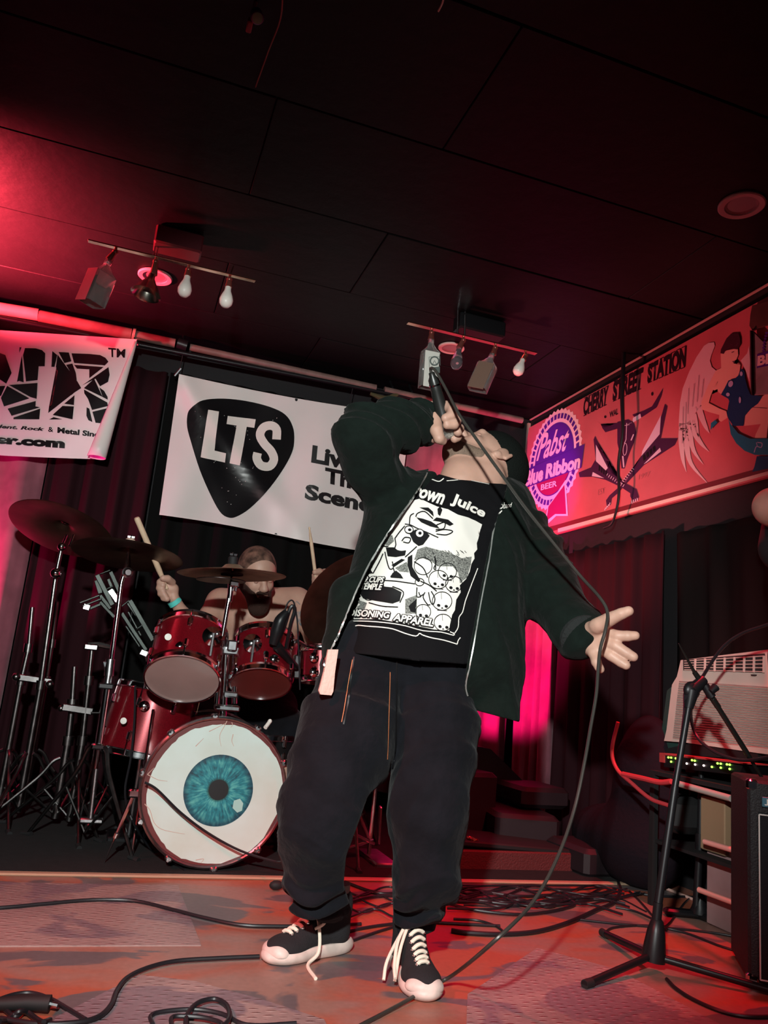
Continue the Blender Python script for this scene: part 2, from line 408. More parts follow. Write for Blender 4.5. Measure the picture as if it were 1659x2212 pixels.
sheetm = bpy.data.materials.new('worn_tread_sheet'); sheetm.use_nodes = True; floor_nodes(sheetm.node_tree, (.30, .22, .21), (.38, .27, .25), (.23, .17, .19), True)
flo = S_('floor', MB().box((.3, 1.8, -.03), (3.2, 3.2, .03)), fm)
# sheets laid on the stage floor
def sheet(px, z, label):
    pts = [PF(*p) for p in px]; return MB().prism([(p[0], p[1], 0.0) for p in pts], (0, 0, z)).go('floor_sheet', sheetm, flo, smooth=False, label=label)
sheet([(-140, 1905), (384, 1914), (408, 1975), (434, 2044), (-160, 2046)], .003, 'tread patterned sheet at the left')
sheet([(300, 2108), (420, 2122), (560, 2160), (700, 2205), (760, 2330), (60, 2330), (120, 2200)], .003, 'sheet with curved edge at the front')
sheet([(1010, 2150), (1160, 2050), (1330, 2095), (1640, 2260), (1500, 2400), (1000, 2400)], .003, 'tread patterned sheet at the front right')
rugm = mat('black_carpet', (.012, .011, .012), .95, bump=.8, bs=350, var=.4, vs=30)
y0 = PF(300, 1893)[1]
rug = MB().box((.3, (y0 + YB) / 2 + .005, .004), (2.1, (YB - y0) / 2 - .015, .004)).go('drum_carpet', rugm, None, label='black carpet under the drum kit', cat='carpet')
tag(MB().box((.3, y0 - .012, .005), (2.05, .017, .005), bev=.004).go('threshold_strip', mat('tan_strip', (.45, .30, .2), .45), None), 'tan metal edge strip along the front of the drum carpet', 'strip')
blackwall = mat('black_paint', (.010, .009, .011), .75, bump=.15, bs=40)
S_('wall_back', MB().box((.3, YB + .05, HZ / 2), (3.2, .05, HZ / 2)), blackwall)
S_('wall_right', MB().box((XR + .05, 1.8, HZ / 2), (.05, 3.2, HZ / 2)), blackwall)
S_('wall_left', MB().box((-2.25, 1.8, HZ / 2), (.05, 3.2, HZ / 2)), blackwall)
# ceiling boards
ceilm = mat('black_ceiling_paint', (.0045, .004, .005), .55, spec=.2, var=.35, vs=3, bump=.25, bs=18)
ceil = S_('ceiling', MB().box((.3, 1.8, HZ + .055), (3.2, 3.2, .03)), blackwall)
rows = [2.362 + .602 * k for k in range(-6, 5)]
for j in range(len(rows) - 1):
    for i in range(-1, 3):
        a = max(-2.2, i * 1.83 - 1.6 + (j % 2) * .61); b = min(XR, a + 1.83 if a > -2.2 else i * 1.83 - 1.6 + (j % 2) * .61 + 1.83)
        c = min(rows[j + 1], YB)
        if b - a < .1 or c - rows[j] < .05: continue
        dz = random.uniform(0, .006)
        MB().box(((a + b) / 2, (rows[j] + c) / 2, HZ + .012 + dz - .003), ((b - a) / 2 - .0018, (c - rows[j]) / 2 - .003, .011), (1, 0, random.uniform(-.0012, .0012)), bev=.003).go('ceiling_panel', ceilm, ceil, smooth=False)
# trim strip in the corner of ceiling and right wall
S_('trim_1', MB().box((XR - .012, 2.2, HZ - .010), (.006, 2.5, .003)), mat('pale_trim', (.5, .36, .3), .4))
S_('trim_2', MB().box((XR - .012, YB - .012, 2.0), (.010, .010, .62)), mat('pale_trim', (.5, .36, .3), .4))

# ------------------------------------------------------------------ curtains: hanging cloth with folds
def curtain(name, A, Bp, z0, z1, nf, amp, m, label, nrmv, seed, taper=0, group=None):
    rnd = random.Random(seed); A = np.array(A, float); Bp = np.array(Bp, float); L = np.linalg.norm(Bp - A); n = max(20, int(nf * 10)); mrows = 16
    ph = [rnd.uniform(0, 6.28) for _ in range(4)]; v = []
    for j in range(mrows + 1):
        t = j / mrows; z = z0 + (z1 - z0) * t
        for i in range(n + 1):
            s = i / n; q = A + (Bp - A) * (s + taper * (1 - t) * (s - .5))
            fo = math.sin(2 * math.pi * nf * s + ph[0] + .5 * math.sin(3 * t + ph[2])) + .45 * math.sin(2 * math.pi * nf * 1.7 * s + ph[1] + t)
            v.append((q[0] + nrmv[0] * amp * fo * (1.1 - .5 * t), q[1] + nrmv[1] * amp * fo * (1.1 - .5 * t), z))
    f = [(j * (n + 1) + i, j * (n + 1) + i + 1, (j + 1) * (n + 1) + i + 1, (j + 1) * (n + 1) + i) for j in range(mrows) for i in range(n)]
    o = link(name, v, f, m, None, True, label=label, cat='curtain', group=group)
    md = o.modifiers.new('s', 'SOLIDIFY'); md.thickness = .004; return o
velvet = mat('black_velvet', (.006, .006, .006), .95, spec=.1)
rose = mat('lit_curtain_cloth', (.34, .10, .14), .8, sheen=.3, var=.3, vs=9)  # brightness of the magenta lit folds put into a lighter cloth colour
dim = mat('shaded_curtain_cloth', (.024, .006, .009), .92, spec=.15)  # shade put into the colour: darkened cloth for the unlit stretches
xa = lambda px, py, Y: float(P(px, py, Y)[0])
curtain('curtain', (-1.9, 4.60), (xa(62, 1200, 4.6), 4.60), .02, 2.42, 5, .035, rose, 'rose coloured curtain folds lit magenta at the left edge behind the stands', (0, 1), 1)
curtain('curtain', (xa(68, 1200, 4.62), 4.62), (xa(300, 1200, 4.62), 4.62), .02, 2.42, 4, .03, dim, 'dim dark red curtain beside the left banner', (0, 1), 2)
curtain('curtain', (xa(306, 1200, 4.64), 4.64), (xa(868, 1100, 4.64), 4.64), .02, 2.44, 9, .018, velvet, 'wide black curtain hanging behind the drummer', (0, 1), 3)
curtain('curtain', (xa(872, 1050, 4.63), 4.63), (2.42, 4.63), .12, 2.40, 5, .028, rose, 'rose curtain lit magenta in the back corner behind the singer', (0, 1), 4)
curtain('curtain', (2.44, 4.55), (2.44, 4.12), .02, 1.62, 4, .03, rose, 'rose curtain lit magenta on the right wall next to the corner', (1, 0), 5, -.1)
curtain('curtain', (2.45, 4.08), (2.45, 3.15), .02, 1.60, 7, .022, dim, 'shaded dark red curtain under the mural behind the outstretched hand', (1, 0), 6)
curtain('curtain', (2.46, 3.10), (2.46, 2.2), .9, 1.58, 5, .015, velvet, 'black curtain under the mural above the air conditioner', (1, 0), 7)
# curtain rod along the back wall, wrapped in segments
rod = thing('curtain_rod', 'curtain rod along the back wall wrapped in tan and brown sleeves', 'rod', (0, 4.5, 2.5))
def rodp(px, py): return P(px, py, 4.5)
def seg(a, b, r, m, n='sleeve'): MB().tube([rodp(*a), rodp(*b)], r, 14).go(n, m, rod)
tan = mat('tan_sleeve', (.50, .36, .30), .5, var=.2, vs=10); brown = mat('brown_sleeve', (.24, .15, .13), .55, var=.3, vs=14)
MB().tube([rodp(-160, 655), rodp(1128, 906)], .014, 10).go('pole', blackmetal, rod)
seg((-160, 640), (83, 680), .034, tan); seg((84, 682), (284, 722), .033, brown); seg((286, 722), (292, 723.5), .036, tan)
seg((292, 724), (378, 742), .028, brown); seg((410, 750), (812, 838), .021, brown); seg((830, 842), (1128, 908), .021, brown)
MB().tube([rodp(383, 741), rodp(404, 748)], .036, 10).go('clamp', blackmetal, rod)
for x in (395, 848, 890): MB().tube([rodp(x, 740 + (x - 395) * .215), rodp(x, 740 + (x - 395) * .215) + np.array([0, .1, .1])], .008, 6).go('bracket', blackmetal, rod)
# flags and rags draped over the rod near the singer's hand
MB().tube([rodp(800, 850), rodp(835, 862), rodp(860, 852), rodp(905, 862)], [.01, .022, .016, .01], 8, 4).go('knotted_rag', mat('olive_rag', (.08, .07, .03), .9), rod)

# ------------------------------------------------------------------ banners on the back wall
def banner_grid(quad, Y, nx, ny, disp, shrink=None):
    v = []
    for j in range(ny + 1):
        t = j / ny
        for i in range(nx + 1):
            s = i / nx; tl, tr, br, bl = [np.array(q, float) for q in quad]
            q = (1 - t) * ((1 - s) * tl + s * tr) + t * ((1 - s) * bl + s * br)
            y = Y + disp(s, t); q = q + (shrink(s, t) if shrink else 0); v.append(P(q[0], q[1], y))
    f = [(j * (nx + 1) + i, j * (nx + 1) + i + 1, (j + 1) * (nx + 1) + i + 1, (j + 1) * (nx + 1) + i) for j in range(ny) for i in range(nx)]
    return v, f
bn = thing('banner', 'white banner with black guitar pick logo reading LTS and Live The Scene', 'banner', P(600, 1000, 4.5))
def dl(s, t):
    d = -.022 * math.exp(-((s - t * .62) / .07) ** 2) * (1 - t * .7) - .012 * math.exp(-((s - t * .28 - .02) / .04) ** 2) * (1 - t) - .014 * math.sin(s * 9 + 1) * (.3 + t) - .01 * math.exp(-((s - .62) / .08) ** 2)
    return d + .006 * math.sin(s * 23 + t * 4)
v, f = banner_grid([(387, 808), (886, 897), (852, 1200), (344, 1112)], 4.5, 60, 30, dl, lambda s, t: np.array([0, 9 * math.sin(math.pi * s) * (1 - t) * .8 - 3 * math.sin(math.pi * 2 * s) * t]))
sh = link('sheet', v, f, vinyl, bn); TB = Target(v, f)
o4 = (330, 740); k4 = 1 / 2.765
def tr(o, k): return lambda pts: [(o[0] + x * k, o[1] + y * k) for x, y in pts]
t4 = tr(o4, k4)
I1 = Ink(TB, .002, 12).poly([tuple(q) for q in crom([np.array(a) for a in t4([(240, 380), (300, 345), (420, 335), (560, 350), (700, 385), (790, 430), (835, 500), (845, 580), (830, 660), (770, 770), (680, 890), (580, 990), (500, 1040), (450, 1045), (400, 1010), (340, 900), (280, 760), (230, 600), (205, 500), (210, 420), (240, 380)])], 4)[:-1]])
I1.go('pick_logo', blackgloss, bn)
I2 = Ink(TB, .006, 10)
I2.poly(t4([(330, 403), (393, 414), (367, 646), (437, 662), (430, 718), (285, 686)]))
I2.poly(t4([(446, 440), (614, 460), (606, 511), (560, 505), (520, 735), (458, 722), (499, 498), (438, 488)]))
I2.line(t4([(738, 580), (738, 520), (705, 497), (660, 510), (640, 555), (665, 605), (705, 650), (722, 700), (695, 740), (645, 735), (620, 695), (625, 660)]), 18.5, 4)
I2.go('logo_letters', whiteink, bn)
I3 = Ink(TB, .0015, 16)
I3.text('Live', t4([(955, 612), (1215, 665), (1206, 768), (945, 718)]), .045); I3.text('The', t4([(1030, 745), (1262, 792), (1255, 892), (1026, 838)]), .045)
I3.text('Scene', t4([(915, 842), (1320, 928), (1312, 1022), (905, 935)]), .045)
I3.ellipse((640, 863), 3, 4).ellipse((753, 890), 4, 5).ellipse((596, 1155), 3, 3.5)
I3.go('lettering', blackink, bn)
glit = Ink(TB, .0045, 30); rg = random.Random(3)
for _ in range(130):
    x, y = rg.uniform(230, 800), rg.uniform(350, 1020)
    if abs(x - 490) < (1050 - y) * .48 and rg.random() < (.8 if y > 700 else .35):
        a = rg.uniform(0, 3); l = rg.uniform(2, 5); glit.line(t4([(x, y), (x + l * math.cos(a), y + l * math.sin(a))]), .9, 0)
glit.go('scuffs', whiteink, bn, kind='stuff')
for q in ((386, 810), (752, 886), (872, 900)): MB().tube([P(*q, 4.5), P(q[0] + 6, q[1] - 30, 4.50), rodp(q[0] + 14, 742 + (q[0] - 383) * .216)], .0025, 6).go('tie_cord', rubber, bn)
for q in ((383, 806), (752, 884)): MB().tube([P(q[0] - 6, q[1] + 6, 4.48), P(q[0] + 8, q[1] - 10, 4.47)], .007, 6).go('clip', dullchrome, bn)
# left banner, its right edge rolled over
bl = thing('banner', 'white banner with cracked block letters, TM mark and rolled right edge', 'banner', P(120, 850, 4.42))
v, f = banner_grid([(-200, 700), (296, 733), (214, 992), (-260, 965)], 4.42, 50, 24, lambda s, t: -.016 * math.sin(s * 14 + t * 3) * (1 - .5 * t) - .01 * math.sin(s * 5), lambda s, t: np.array([0, 4 * math.sin(math.pi * s * 1.0) * (t)]))
link('sheet', v, f, vinyl, bl); TL_ = Target(v, f)
rl = []
for i in range(13):
    t = i / 12; c = np.array([294 - 82 * t, 738 + 250 * t]); rr = 3 + 15 * t; rl.append((P(c[0] - rr * .2, c[1], 4.41 - .0024 * rr), .0027 * rr))
mb = MB(); n = 14; vv = []; ff = []
for i, (c, r) in enumerate(rl):
    u = np.array([1., 0, 0]); w_ = np.array([0, -1., 0])
    for k in range(n): a = -2.4 + 5.4 * k / (n - 1); vv.append(c + r * (math.cos(a) * u + math.sin(a) * w_))
for i in range(12):
    for k in range(n - 1): ff.append((i * n + k, i * n + k + 1, (i + 1) * n + k + 1, (i + 1) * n + k))
o = link('rolled_edge', vv, ff, vinyl, bl); md = o.modifiers.new('s', 'SOLIDIFY'); md.thickness = .002
t3 = tr((0, 690), 1 / 5.184); J = Ink(TL_, .0018, 14)
for pg in ([(-160, 320), (60, 400), (130, 600), (70, 720), (-20, 660), (-300, 500)], [(-300, 760), (60, 745), (10, 860), (-90, 800)], [(220, 312), (240, 315), (215, 375)],
           [(245, 400), (190, 700), (215, 690), (265, 705)], [(280, 322), (400, 325), (470, 345), (505, 380), (500, 525), (432, 525), (420, 680), (290, 695), (258, 400)], [(585, 355), (640, 400), (610, 532), (575, 532)], [(100, 735), (420, 712), (410, 890), (340, 870)],
           [(80, 745), (330, 885), (45, 975), (10, 880)], [(85, 1000), (400, 915), (398, 975), (450, 985), (130, 1080)], [(150, 1100), (450, 1000), (440, 1120), (150, 1118)],
           [(645, 395), (870, 700), (910, 770), (820, 830), (540, 1050), (548, 985), (597, 985), (630, 540), (625, 535)],
           [(655, 365), (770, 372), (800, 470), (720, 490)], [(800, 380), (1000, 388), (1120, 400), (1180, 430), (1215, 475), (1175, 515), (830, 488)],
           [(740, 510), (810, 495), (850, 600), (860, 680), (850, 690)], [(830, 510), (1160, 535), (1000, 660), (1000, 560), (862, 552)], [(920, 740), (1215, 535), (1228, 620), (1210, 700), (1120, 750), (1070, 665)],
           [(1055, 665), (940, 770), (1150, 870)], [(1110, 760), (1165, 800), (1205, 870), (1205, 900), (1150, 870)], [(940, 785), (1200, 930), (1210, 970), (1030, 1015), (985, 890), (970, 835), (945, 830)],
           [(720, 945), (835, 850), (828, 960)], [(830, 690), (900, 760), (800, 850)], [(700, 970), (828, 975), (812, 1120), (590, 1070)], [(600, 1095), (700, 1120), (550, 1122)], [(970, 985), (1000, 1000), (1035, 1150), (990, 1130), (968, 1080)], [(1035, 1035), (1200, 995), (1160, 1165), (1070, 1158)]):
    J.poly(t3(pg))
J.text('TM', t3([(1212, 318), (1405, 335), (1398, 430), (1218, 422)]), .02)
J.text('Independent, Rock', t3([(-430, 1150), (500, 1212), (498, 1262), (-430, 1205)]), .045, .25); J.text('&', t3([(540, 1203), (598, 1210), (598, 1264), (540, 1260)]), .02)
J.text('Metal Sinc', t3([(645, 1205), (1110, 1262), (1104, 1322), (642, 1272)]), .045); J.text('er.com', t3([(-60, 1315), (730, 1365), (724, 1446), (-70, 1390)]), .07)
J.go('lettering', blackgloss, bl)
for q in ((290, 736), (-100, 712)): MB().tube([P(*q, 4.42), rodp(q[0], q[1] - (10 if q[0] > 0 else 50))], .003, 6).go('tie_cord', rubber, bl)
MB().ball(P(298, 745, 4.40), .008, 8).go('grommet', dullchrome, bl)

# ------------------------------------------------------------------ mural board on the right wall
mu = thing('mural_board', 'red mural board on the right wall with beer emblem, crossed guitars and winged woman', 'mural', PX(1400, 950, 2.48))
xm = 2.475
quad = [(1143, 924), (1740, 596), (1740, 1008), (1098, 1181)]
def mgrid(quad, X, m, name, nx=1, ny=1, th=.02):
    v = [PX(*q, X) for q in quad]; return MB().prism(v, (th, 0, 0)).go(name, m, mu, smooth=False)
muralred = mat('mural_red_paint', (.60, .15, .17), .5, var=.15, vs=4, bump=.1, bs=30)
mgrid(quad, xm, muralred, 'board')
mgrid([(1205, 1142), (1740, 996), (1740, 1003), (1205, 1150)][::1], xm - .004, mat('cream_edge', (.8, .66, .55), .4), 'bottom_edge', th=.02)
mgrid([(1116, 1158), (1740, 983), (1740, 994), (1112, 1170)], xm - .003, mat('maroon_paint', (.17, .02, .03), .5), 'bottom_stripe', th=.004)
tv = [PX(*q, xm - .001) for q in [(1143, 900), (1760, 560), (1760, 1040), (1060, 1220)]]; TM_ = Target(tv, [(0, 1, 2, 3)])
class MInk(Ink): pass
t5 = tr((1110, 760), 1 / 4.484); t6 = tr((1390, 620), 1 / 5.026); t7 = tr((1100, 600), 1 / 2.968)
pc = PX(1196, 992, xm); PR = RP(pc, 104)
def wallp(r, a): q = pc + np.array([0, -r * PR * math.cos(a), r * PR * math.sin(a)]); c = (q - CAM) @ CM; return (CX + FP * c[0] / c[2], CY + FP * c[1] / c[2])
navy = mat('navy_paint', (.085, .02, .30), .4); pale = mat('pale_paint', (.85, .72, .70), .5); pinkp = mat('ribbon_red_paint', (.36, .012, .10), .4)
emb = Ink(TM_, .001, 60); emb.poly([wallp(1.03 + (.0 if k % 2 else .05), 2 * math.pi * k / 84) for k in range(84)]); emb.go('emblem_rim', pale, mu)
emb = Ink(TM_, .002, 60)
for k in range(42):
    a0, a1 = 2 * math.pi * (k + .15) / 42, 2 * math.pi * (k + .85) / 42; emb.poly([wallp(.86, a0), wallp(.86, a1), wallp(.97, a1), wallp(.97, a0)])
emb.poly([wallp(.78, 2 * math.pi * k / 60) for k in range(60)]); emb.go('emblem_disc', navy, mu)
emb = Ink(TM_, .003, 60); emb.poly(t5([(330, 1505), (505, 1240), (528, 1590), (415, 1590), (300, 1700)])); emb.go('ribbon_edge', pale, mu)
emb = Ink(TM_, .004, 60); emb.poly(t5([(340, 1500), (495, 1290), (512, 1572), (405, 1572), (320, 1640)])); emb.poly([wallp(.76, math.radians(a)) for a in range(-170, 6, 8)]); emb.go('ribbon_tail', pinkp, mu)
emb = Ink(TM_, .005, 60); emb.poly(t5([(95, 1155), (690, 895), (660, 1125), (90, 1330)])); emb.go('ribbon_band', navy, mu)
tx = Ink(TM_, .0065, 30); tx.text('Pabst', t5([(262, 800), (560, 715), (520, 955), (225, 1065)]), .02, .35); tx.text('Blue', t5([(120, 1158), (298, 1100), (290, 1245), (105, 1318)]), .05, .1); tx.text('Ribbon', t5([(318, 1092), (655, 985), (650, 1128), (312, 1236)]), .05, .1)
tx.text('BEER', t5([(272, 1288), (428, 1245), (426, 1302), (268, 1345)]), .03); tx.go('emblem_lettering', pale, mu)
tx = Ink(TM_, .001, 30)
def western(txt, q):
    tx.text(txt, t7(q), .05)
    tl, tr_, br, bl_ = [np.array(p, float) for p in q]; n = len(txt)
    for i in range(n):
        a, b = (i + .12) / n, (i + .88) / n
        for e0, e1, s in ((tl, tr_, .0), (bl_, br, 0)):
            tx.line(t7([e0 + (e1 - e0) * a, e0 + (e1 - e0) * b]), 1.6, 0)
western('CHERRY', [(479, 775), (640, 690), (628, 812), (474, 888)]); western('STREET', [(668, 668), (862, 574), (850, 710), (662, 795)]); western('STATION', [(890, 562), (1138, 434), (1130, 572), (885, 678)])
tx.text('WAL', t5([(928, 582), (1012, 545), (1010, 605), (926, 640)]), .03); tx.ellipse(t5([(887, 630)])[0], 2.5, 3).ellipse(t5([(1342, 408)])[0], 2.5, 4)
tx.go('lettering', mat('black_mural_paint', (.02, .008, .015), .45), mu)
tx = Ink(TM_, .001, 30); tx.text('1997', t5([(1215, 1190), (1325, 1155), (1318, 1205), (1210, 1240)]), .0); tx.text('EST', t5([(818, 1335), (885, 1312), (883, 1370), (816, 1392)]), 0); tx.go('faint_lettering', mat('faint_paint', (.42, .12, .13), .5), mu)
dk = Ink(TM_, .002, 40)   # longhorn skull and guitars
dk.poly(t5([(805, 665), (880, 735), (1005, 690), (1005, 745), (890, 780), (860, 740), (845, 700)]))
dk.poly(t5([(1150, 610), (1260, 570), (1340, 530), (1400, 430), (1448, 350), (1430, 430), (1385, 540), (1280, 610), (1200, 660)]))
dk.poly(t5([(1005, 680), (1110, 655), (1165, 690), (1190, 780), (1165, 880), (1130, 960), (1100, 1040), (1075, 1130), (1045, 1130), (1035, 1030), (1005, 880)]))
dk.poly(t5([(775, 850), (790, 815), (810, 860), (950, 1180), (1060, 1260), (1190, 1330), (1215, 1410), (1160, 1455), (1130, 1400), (1130, 1370), (1040, 1310), (890, 1240), (760, 1210), (640, 1215), (630, 1170), (750, 1120), (795, 1040)]))
dk.poly(t5([(1432, 620), (1465, 505), (1488, 530), (1425, 840), (1590, 838), (1560, 905), (1260, 1100), (1080, 1290), (1010, 1370), (950, 1420), (940, 1480), (905, 1510), (895, 1440), (930, 1390), (1020, 1310), (1180, 1110), (1235, 1010)]))
dk.go('skull_and_guitars', mat('dark_plum_paint', (.06, .015, .06), .4), mu)
lt = Ink(TM_, .0035, 40)
lt.poly(t5([(800, 900), (915, 1125), (895, 1150), (800, 1060)])); lt.poly(t5([(770, 1165), (880, 1225), (760, 1205)])); lt.poly(t5([(1430, 615), (1418, 800), (1240, 1010), (1250, 960)])); lt.poly(t5([(1262, 1090), (1420, 930), (1432, 965), (1290, 1075)]))
lt.line(t5([(1098, 690), (1092, 850), (1075, 890)]), 1.5, 0).ring(t5([(1082, 945)])[0], 4, 13, 5, 1.2).line(t5([(1060, 1010), (1070, 1120)]), 3)
lt.line(t5([(1165, 800), (1140, 860)]), 2.5, 0).line(t5([(1060, 720), (1125, 705)]), 1.2, 0)
for k in range(9): lt.line(t5([(1170 - 16 * k, 1140 + 20 * k), (1150 - 16 * k, 1128 + 20 * k)]), 1.5, 0); lt.line(t5([(915 + 20 * k, 1180 + 13 * k), (900 + 20 * k, 1205 + 13 * k)]), 1.3, 0)
for k in range(4): lt.line(t5([(895 + 14 * k, 1510 - 16 * k), (885 + 14 * k, 1535 - 14 * k)]), 1.6, 0); lt.line(t5([(1145 + 18 * k, 1440 - 8 * k), (1150 + 18 * k, 1470 - 8 * k)]), 1.8, 0)
lt.poly(t5([(1100, 700), (1150, 690), (1160, 640), (1230, 600), (1240, 640), (1170, 680)]))
lt.go('guitar_highlights', mat('lilac_paint', (.72, .62, .74), .4), mu)
pk = Ink(TM_, .0045, 40)
for k in range(4): pk.poly(t5([(830 + 22 * k, 1100 + 16 * k), (842 + 22 * k, 1108 + 16 * k), (838 + 22 * k, 1160 + 16 * k), (826 + 22 * k, 1150 + 16 * k)])); pk.poly(t5([(1255 + 32 * k, 1010 - 28 * k), (1275 + 32 * k, 992 - 28 * k), (1283 + 32 * k, 1040 - 28 * k), (1262 + 32 * k, 1058 - 28 * k)]))
pk.go('guitar_pickups', blackink, mu)
wg = Ink(TM_, .002, 40)   # winged woman
wg.poly(t6([(770, 600), (778, 640), (740, 740), (725, 800), (745, 870), (800, 915), (760, 1000), (690, 1120), (650, 1210), (635, 1310), (600, 1325), (560, 1380), (500, 1500), (430, 1560), (388, 1560), (388, 1440), (400, 1260), (430, 1100), (500, 920), (580, 760), (660, 640), (710, 608)]))
for a in ([(425, 1480), (415, 1650), (430, 1860), (468, 2010)], [(450, 1480), (470, 1700), (520, 1920), (705, 2140)], [(480, 1450), (505, 1600), (550, 1780), (655, 1930)], [(520, 1400), (560, 1580), (630, 1700), (715, 1790)], [(600, 1290), (630, 1400), (680, 1520), (720, 1590)], [(545, 1380), (570, 1500), (605, 1640)]): wg.line(t6(a), [13, 13, 8, .5])
wg.poly(t6([(1150, 640), (1130, 720), (1060, 800), (1110, 900), (1155, 1030), (1160, 800)]))
wg.go('wings', mat('wing_white_paint', (.72, .60, .60), .5), mu)
fs = Ink(TM_, .0035, 40)
fs.poly(t6([(910, 690), (1030, 665), (1035, 740), (1015, 790), (980, 810), (985, 830), (1060, 850), (1050, 920), (1030, 980), (960, 1000), (900, 1080), (860, 1170), (815, 1140), (805, 1080), (820, 1000), (790, 1060), (740, 1170), (715, 1260), (830, 1320), (905, 1350), (920, 1420), (850, 1465), (825, 1450), (830, 1390), (720, 1360), (640, 1330), (635, 1250), (690, 1110), (750, 990), (790, 910), (850, 880), (845, 730)]))
fs.poly(t6([(1340, 1150), (1352, 1150), (1700, 1100), (1700, 1500), (1352, 1480), (1100, 1510), (1110, 1400), (1180, 1310)])); fs.poly(t6([(1285, 1480), (1360, 1480), (1345, 1640), (1215, 1640), (1225, 1600)]))
fs.go('painted_skin', mat('painted_skin', (.78, .52, .40), .5), mu)
hb = Ink(TM_, .005, 40); hb.poly(t6([(845, 720), (850, 680), (870, 640), (910, 560), (960, 510), (1040, 505), (1058, 560), (1060, 630), (1030, 680), (960, 670), (900, 690), (880, 730)])); hb.go('painted_hair', mat('painted_hair', (.05, .01, .025), .5), mu)
dr = Ink(TM_, .005, 40); dr.poly(t6([(1070, 885), (1105, 915), (1110, 980), (1140, 1100), (1170, 1170), (1300, 1190), (1250, 1270), (1180, 1320), (1110, 1400), (1095, 1510), (985, 1510), (930, 1430), (915, 1370), (940, 1240), (930, 1215), (850, 1170), (890, 1100), (930, 1020), (1010, 990), (1040, 960)]))
dr.poly(t6([(1240, 1840), (1700, 1840), (1700, 1900), (1190, 2010), (1215, 1950)])); dr.go('painted_dress', mat('teal_blue_paint', (.012, .06, .17), .3), mu)
sash = Ink(TM_, .0065, 40); sash.poly(t6([(935, 1430), (960, 1490), (1040, 1590), (1170, 1650), (1700, 1640), (1700, 1830), (1220, 1825), (1110, 1780), (1020, 1700), (960, 1600)])); sash.poly(t6([(745, 1480), (790, 1445), (818, 1475), (760, 1530), (740, 1560)])); sash.go('painted_sash', mat('bright_teal_paint', (.02, .25, .36), .3), mu)
hl = Ink(TM_, .007, 40); hl.ellipse(t6([(960, 1055)])[0], 5, 7, 20).ellipse(t6([(1075, 945)])[0], 3, 5).ellipse(t6([(930, 1170)])[0], 4, 4).ellipse(t6([(1060, 1230)])[0], 2.5, 7); hl.line(t6([(1250, 1690), (1300, 1700), (1290, 1745), (1240, 1735), (1215, 1800)]), 2).line(t6([(1240, 1690), (1250, 1735)]), 1.6)
hl.go('painted_highlights', mat('pale_blue_paint', (.45, .55, .8), .4), mu)
fe = Ink(TM_, .005, 40)
for a in ([(500, 1100), (490, 1350), (495, 1380)], [(560, 1050), (540, 1300)], [(610, 960), (590, 1250)], [(660, 1000), (640, 1200)], [(440, 1300), (430, 1700)], [(470, 1250), (462, 1650)]): fe.line(t6(a), .8)
fe.line(t6([(965, 715), (990, 705)]), 1.6, 0).line(t6([(975, 810), (1000, 820)]), 2, 0).line(t6([(950, 620), (1010, 640), (1035, 610)]), 1.2).line(t6([(1100, 1300), (1352, 1320)]), 1)
fe.go('painted_lines', mat('mauve_line_paint', (.16, .07, .12), .5), mu)
# second framed panel leaning on the mural at the frame's edge
pn = thing('framed_panel', 'grey painted beer panel with blue band at the far right of the mural', 'sign', PX(1650, 800, 2.44))
def pq(pts, X, m, n, th=.012): return MB().prism([PX(*q, X) for q in pts], (th, 0, 0)).go(n, m, pn, smooth=False)
pq(t6([(1155, 470), (1175, 470), (1300, 600), (1600, 500), (1600, 1120), (1340, 1160), (1175, 1170), (1160, 1100)]), 2.45, mat('grey_panel_paint', (.34, .30, .31), .6, var=.3, vs=12), 'panel')
pq(t6([(1155, 470), (1168, 470), (1180, 1172), (1168, 1172)]), 2.44, mat('dark_frame', (.03, .01, .015), .4), 'frame_strip')
pq(t6([(1180, 200), (1600, 90), (1600, 330), (1300, 420), (1180, 470), (1150, 420), (1160, 300)]), 2.455, mat('brown_panel_paint', (.10, .045, .035), .6, var=.4, vs=10), 'upper_panel')
pv = [PX(*q, 2.4485) for q in [(1600, 600), (1760, 600), (1760, 900), (1600, 900)]]; TP = Target(pv, [(0, 1, 2, 3)])
Ink(TP, .001, 40).poly(t6([(1235, 730), (1600, 620), (1600, 800), (1230, 882)])).go('blue_band', navy, pn)
Ink(TP, .003, 20).text('BLUE', t6([(1245, 752), (1600, 660), (1600, 785), (1240, 862)]), .05).go('lettering', pale, pn)
rr_ = Ink(TP, .0015, 20)
for k in range(7): rr_.ellipse(t6([(1340 - 34 * math.sin(k * .25), 500 + k * 32)])[0], 3.2, 2.6)
rr_.go('emblem_teeth', navy, pn)
# cable hanging over the mural from the ceiling
cw = lambda px, py, X=2.40: PX(px, py, X)
MB().tube([cw(1347, 790) * np.array([1, 1, 0]) + np.array([0, 0, 2.648]), cw(1344, 850), cw(1345, 930), cw(1336, 1000), cw(1337, 1060), cw(1333, 1095), cw(1322, 1130), cw(1305, 1140)], [.011, .012, .009, .008, .008, .007, .006, .009], 8, 5).go('hanging_cable', cablem, None, label='black cable hanging from the ceiling over the mural', cat='cable')
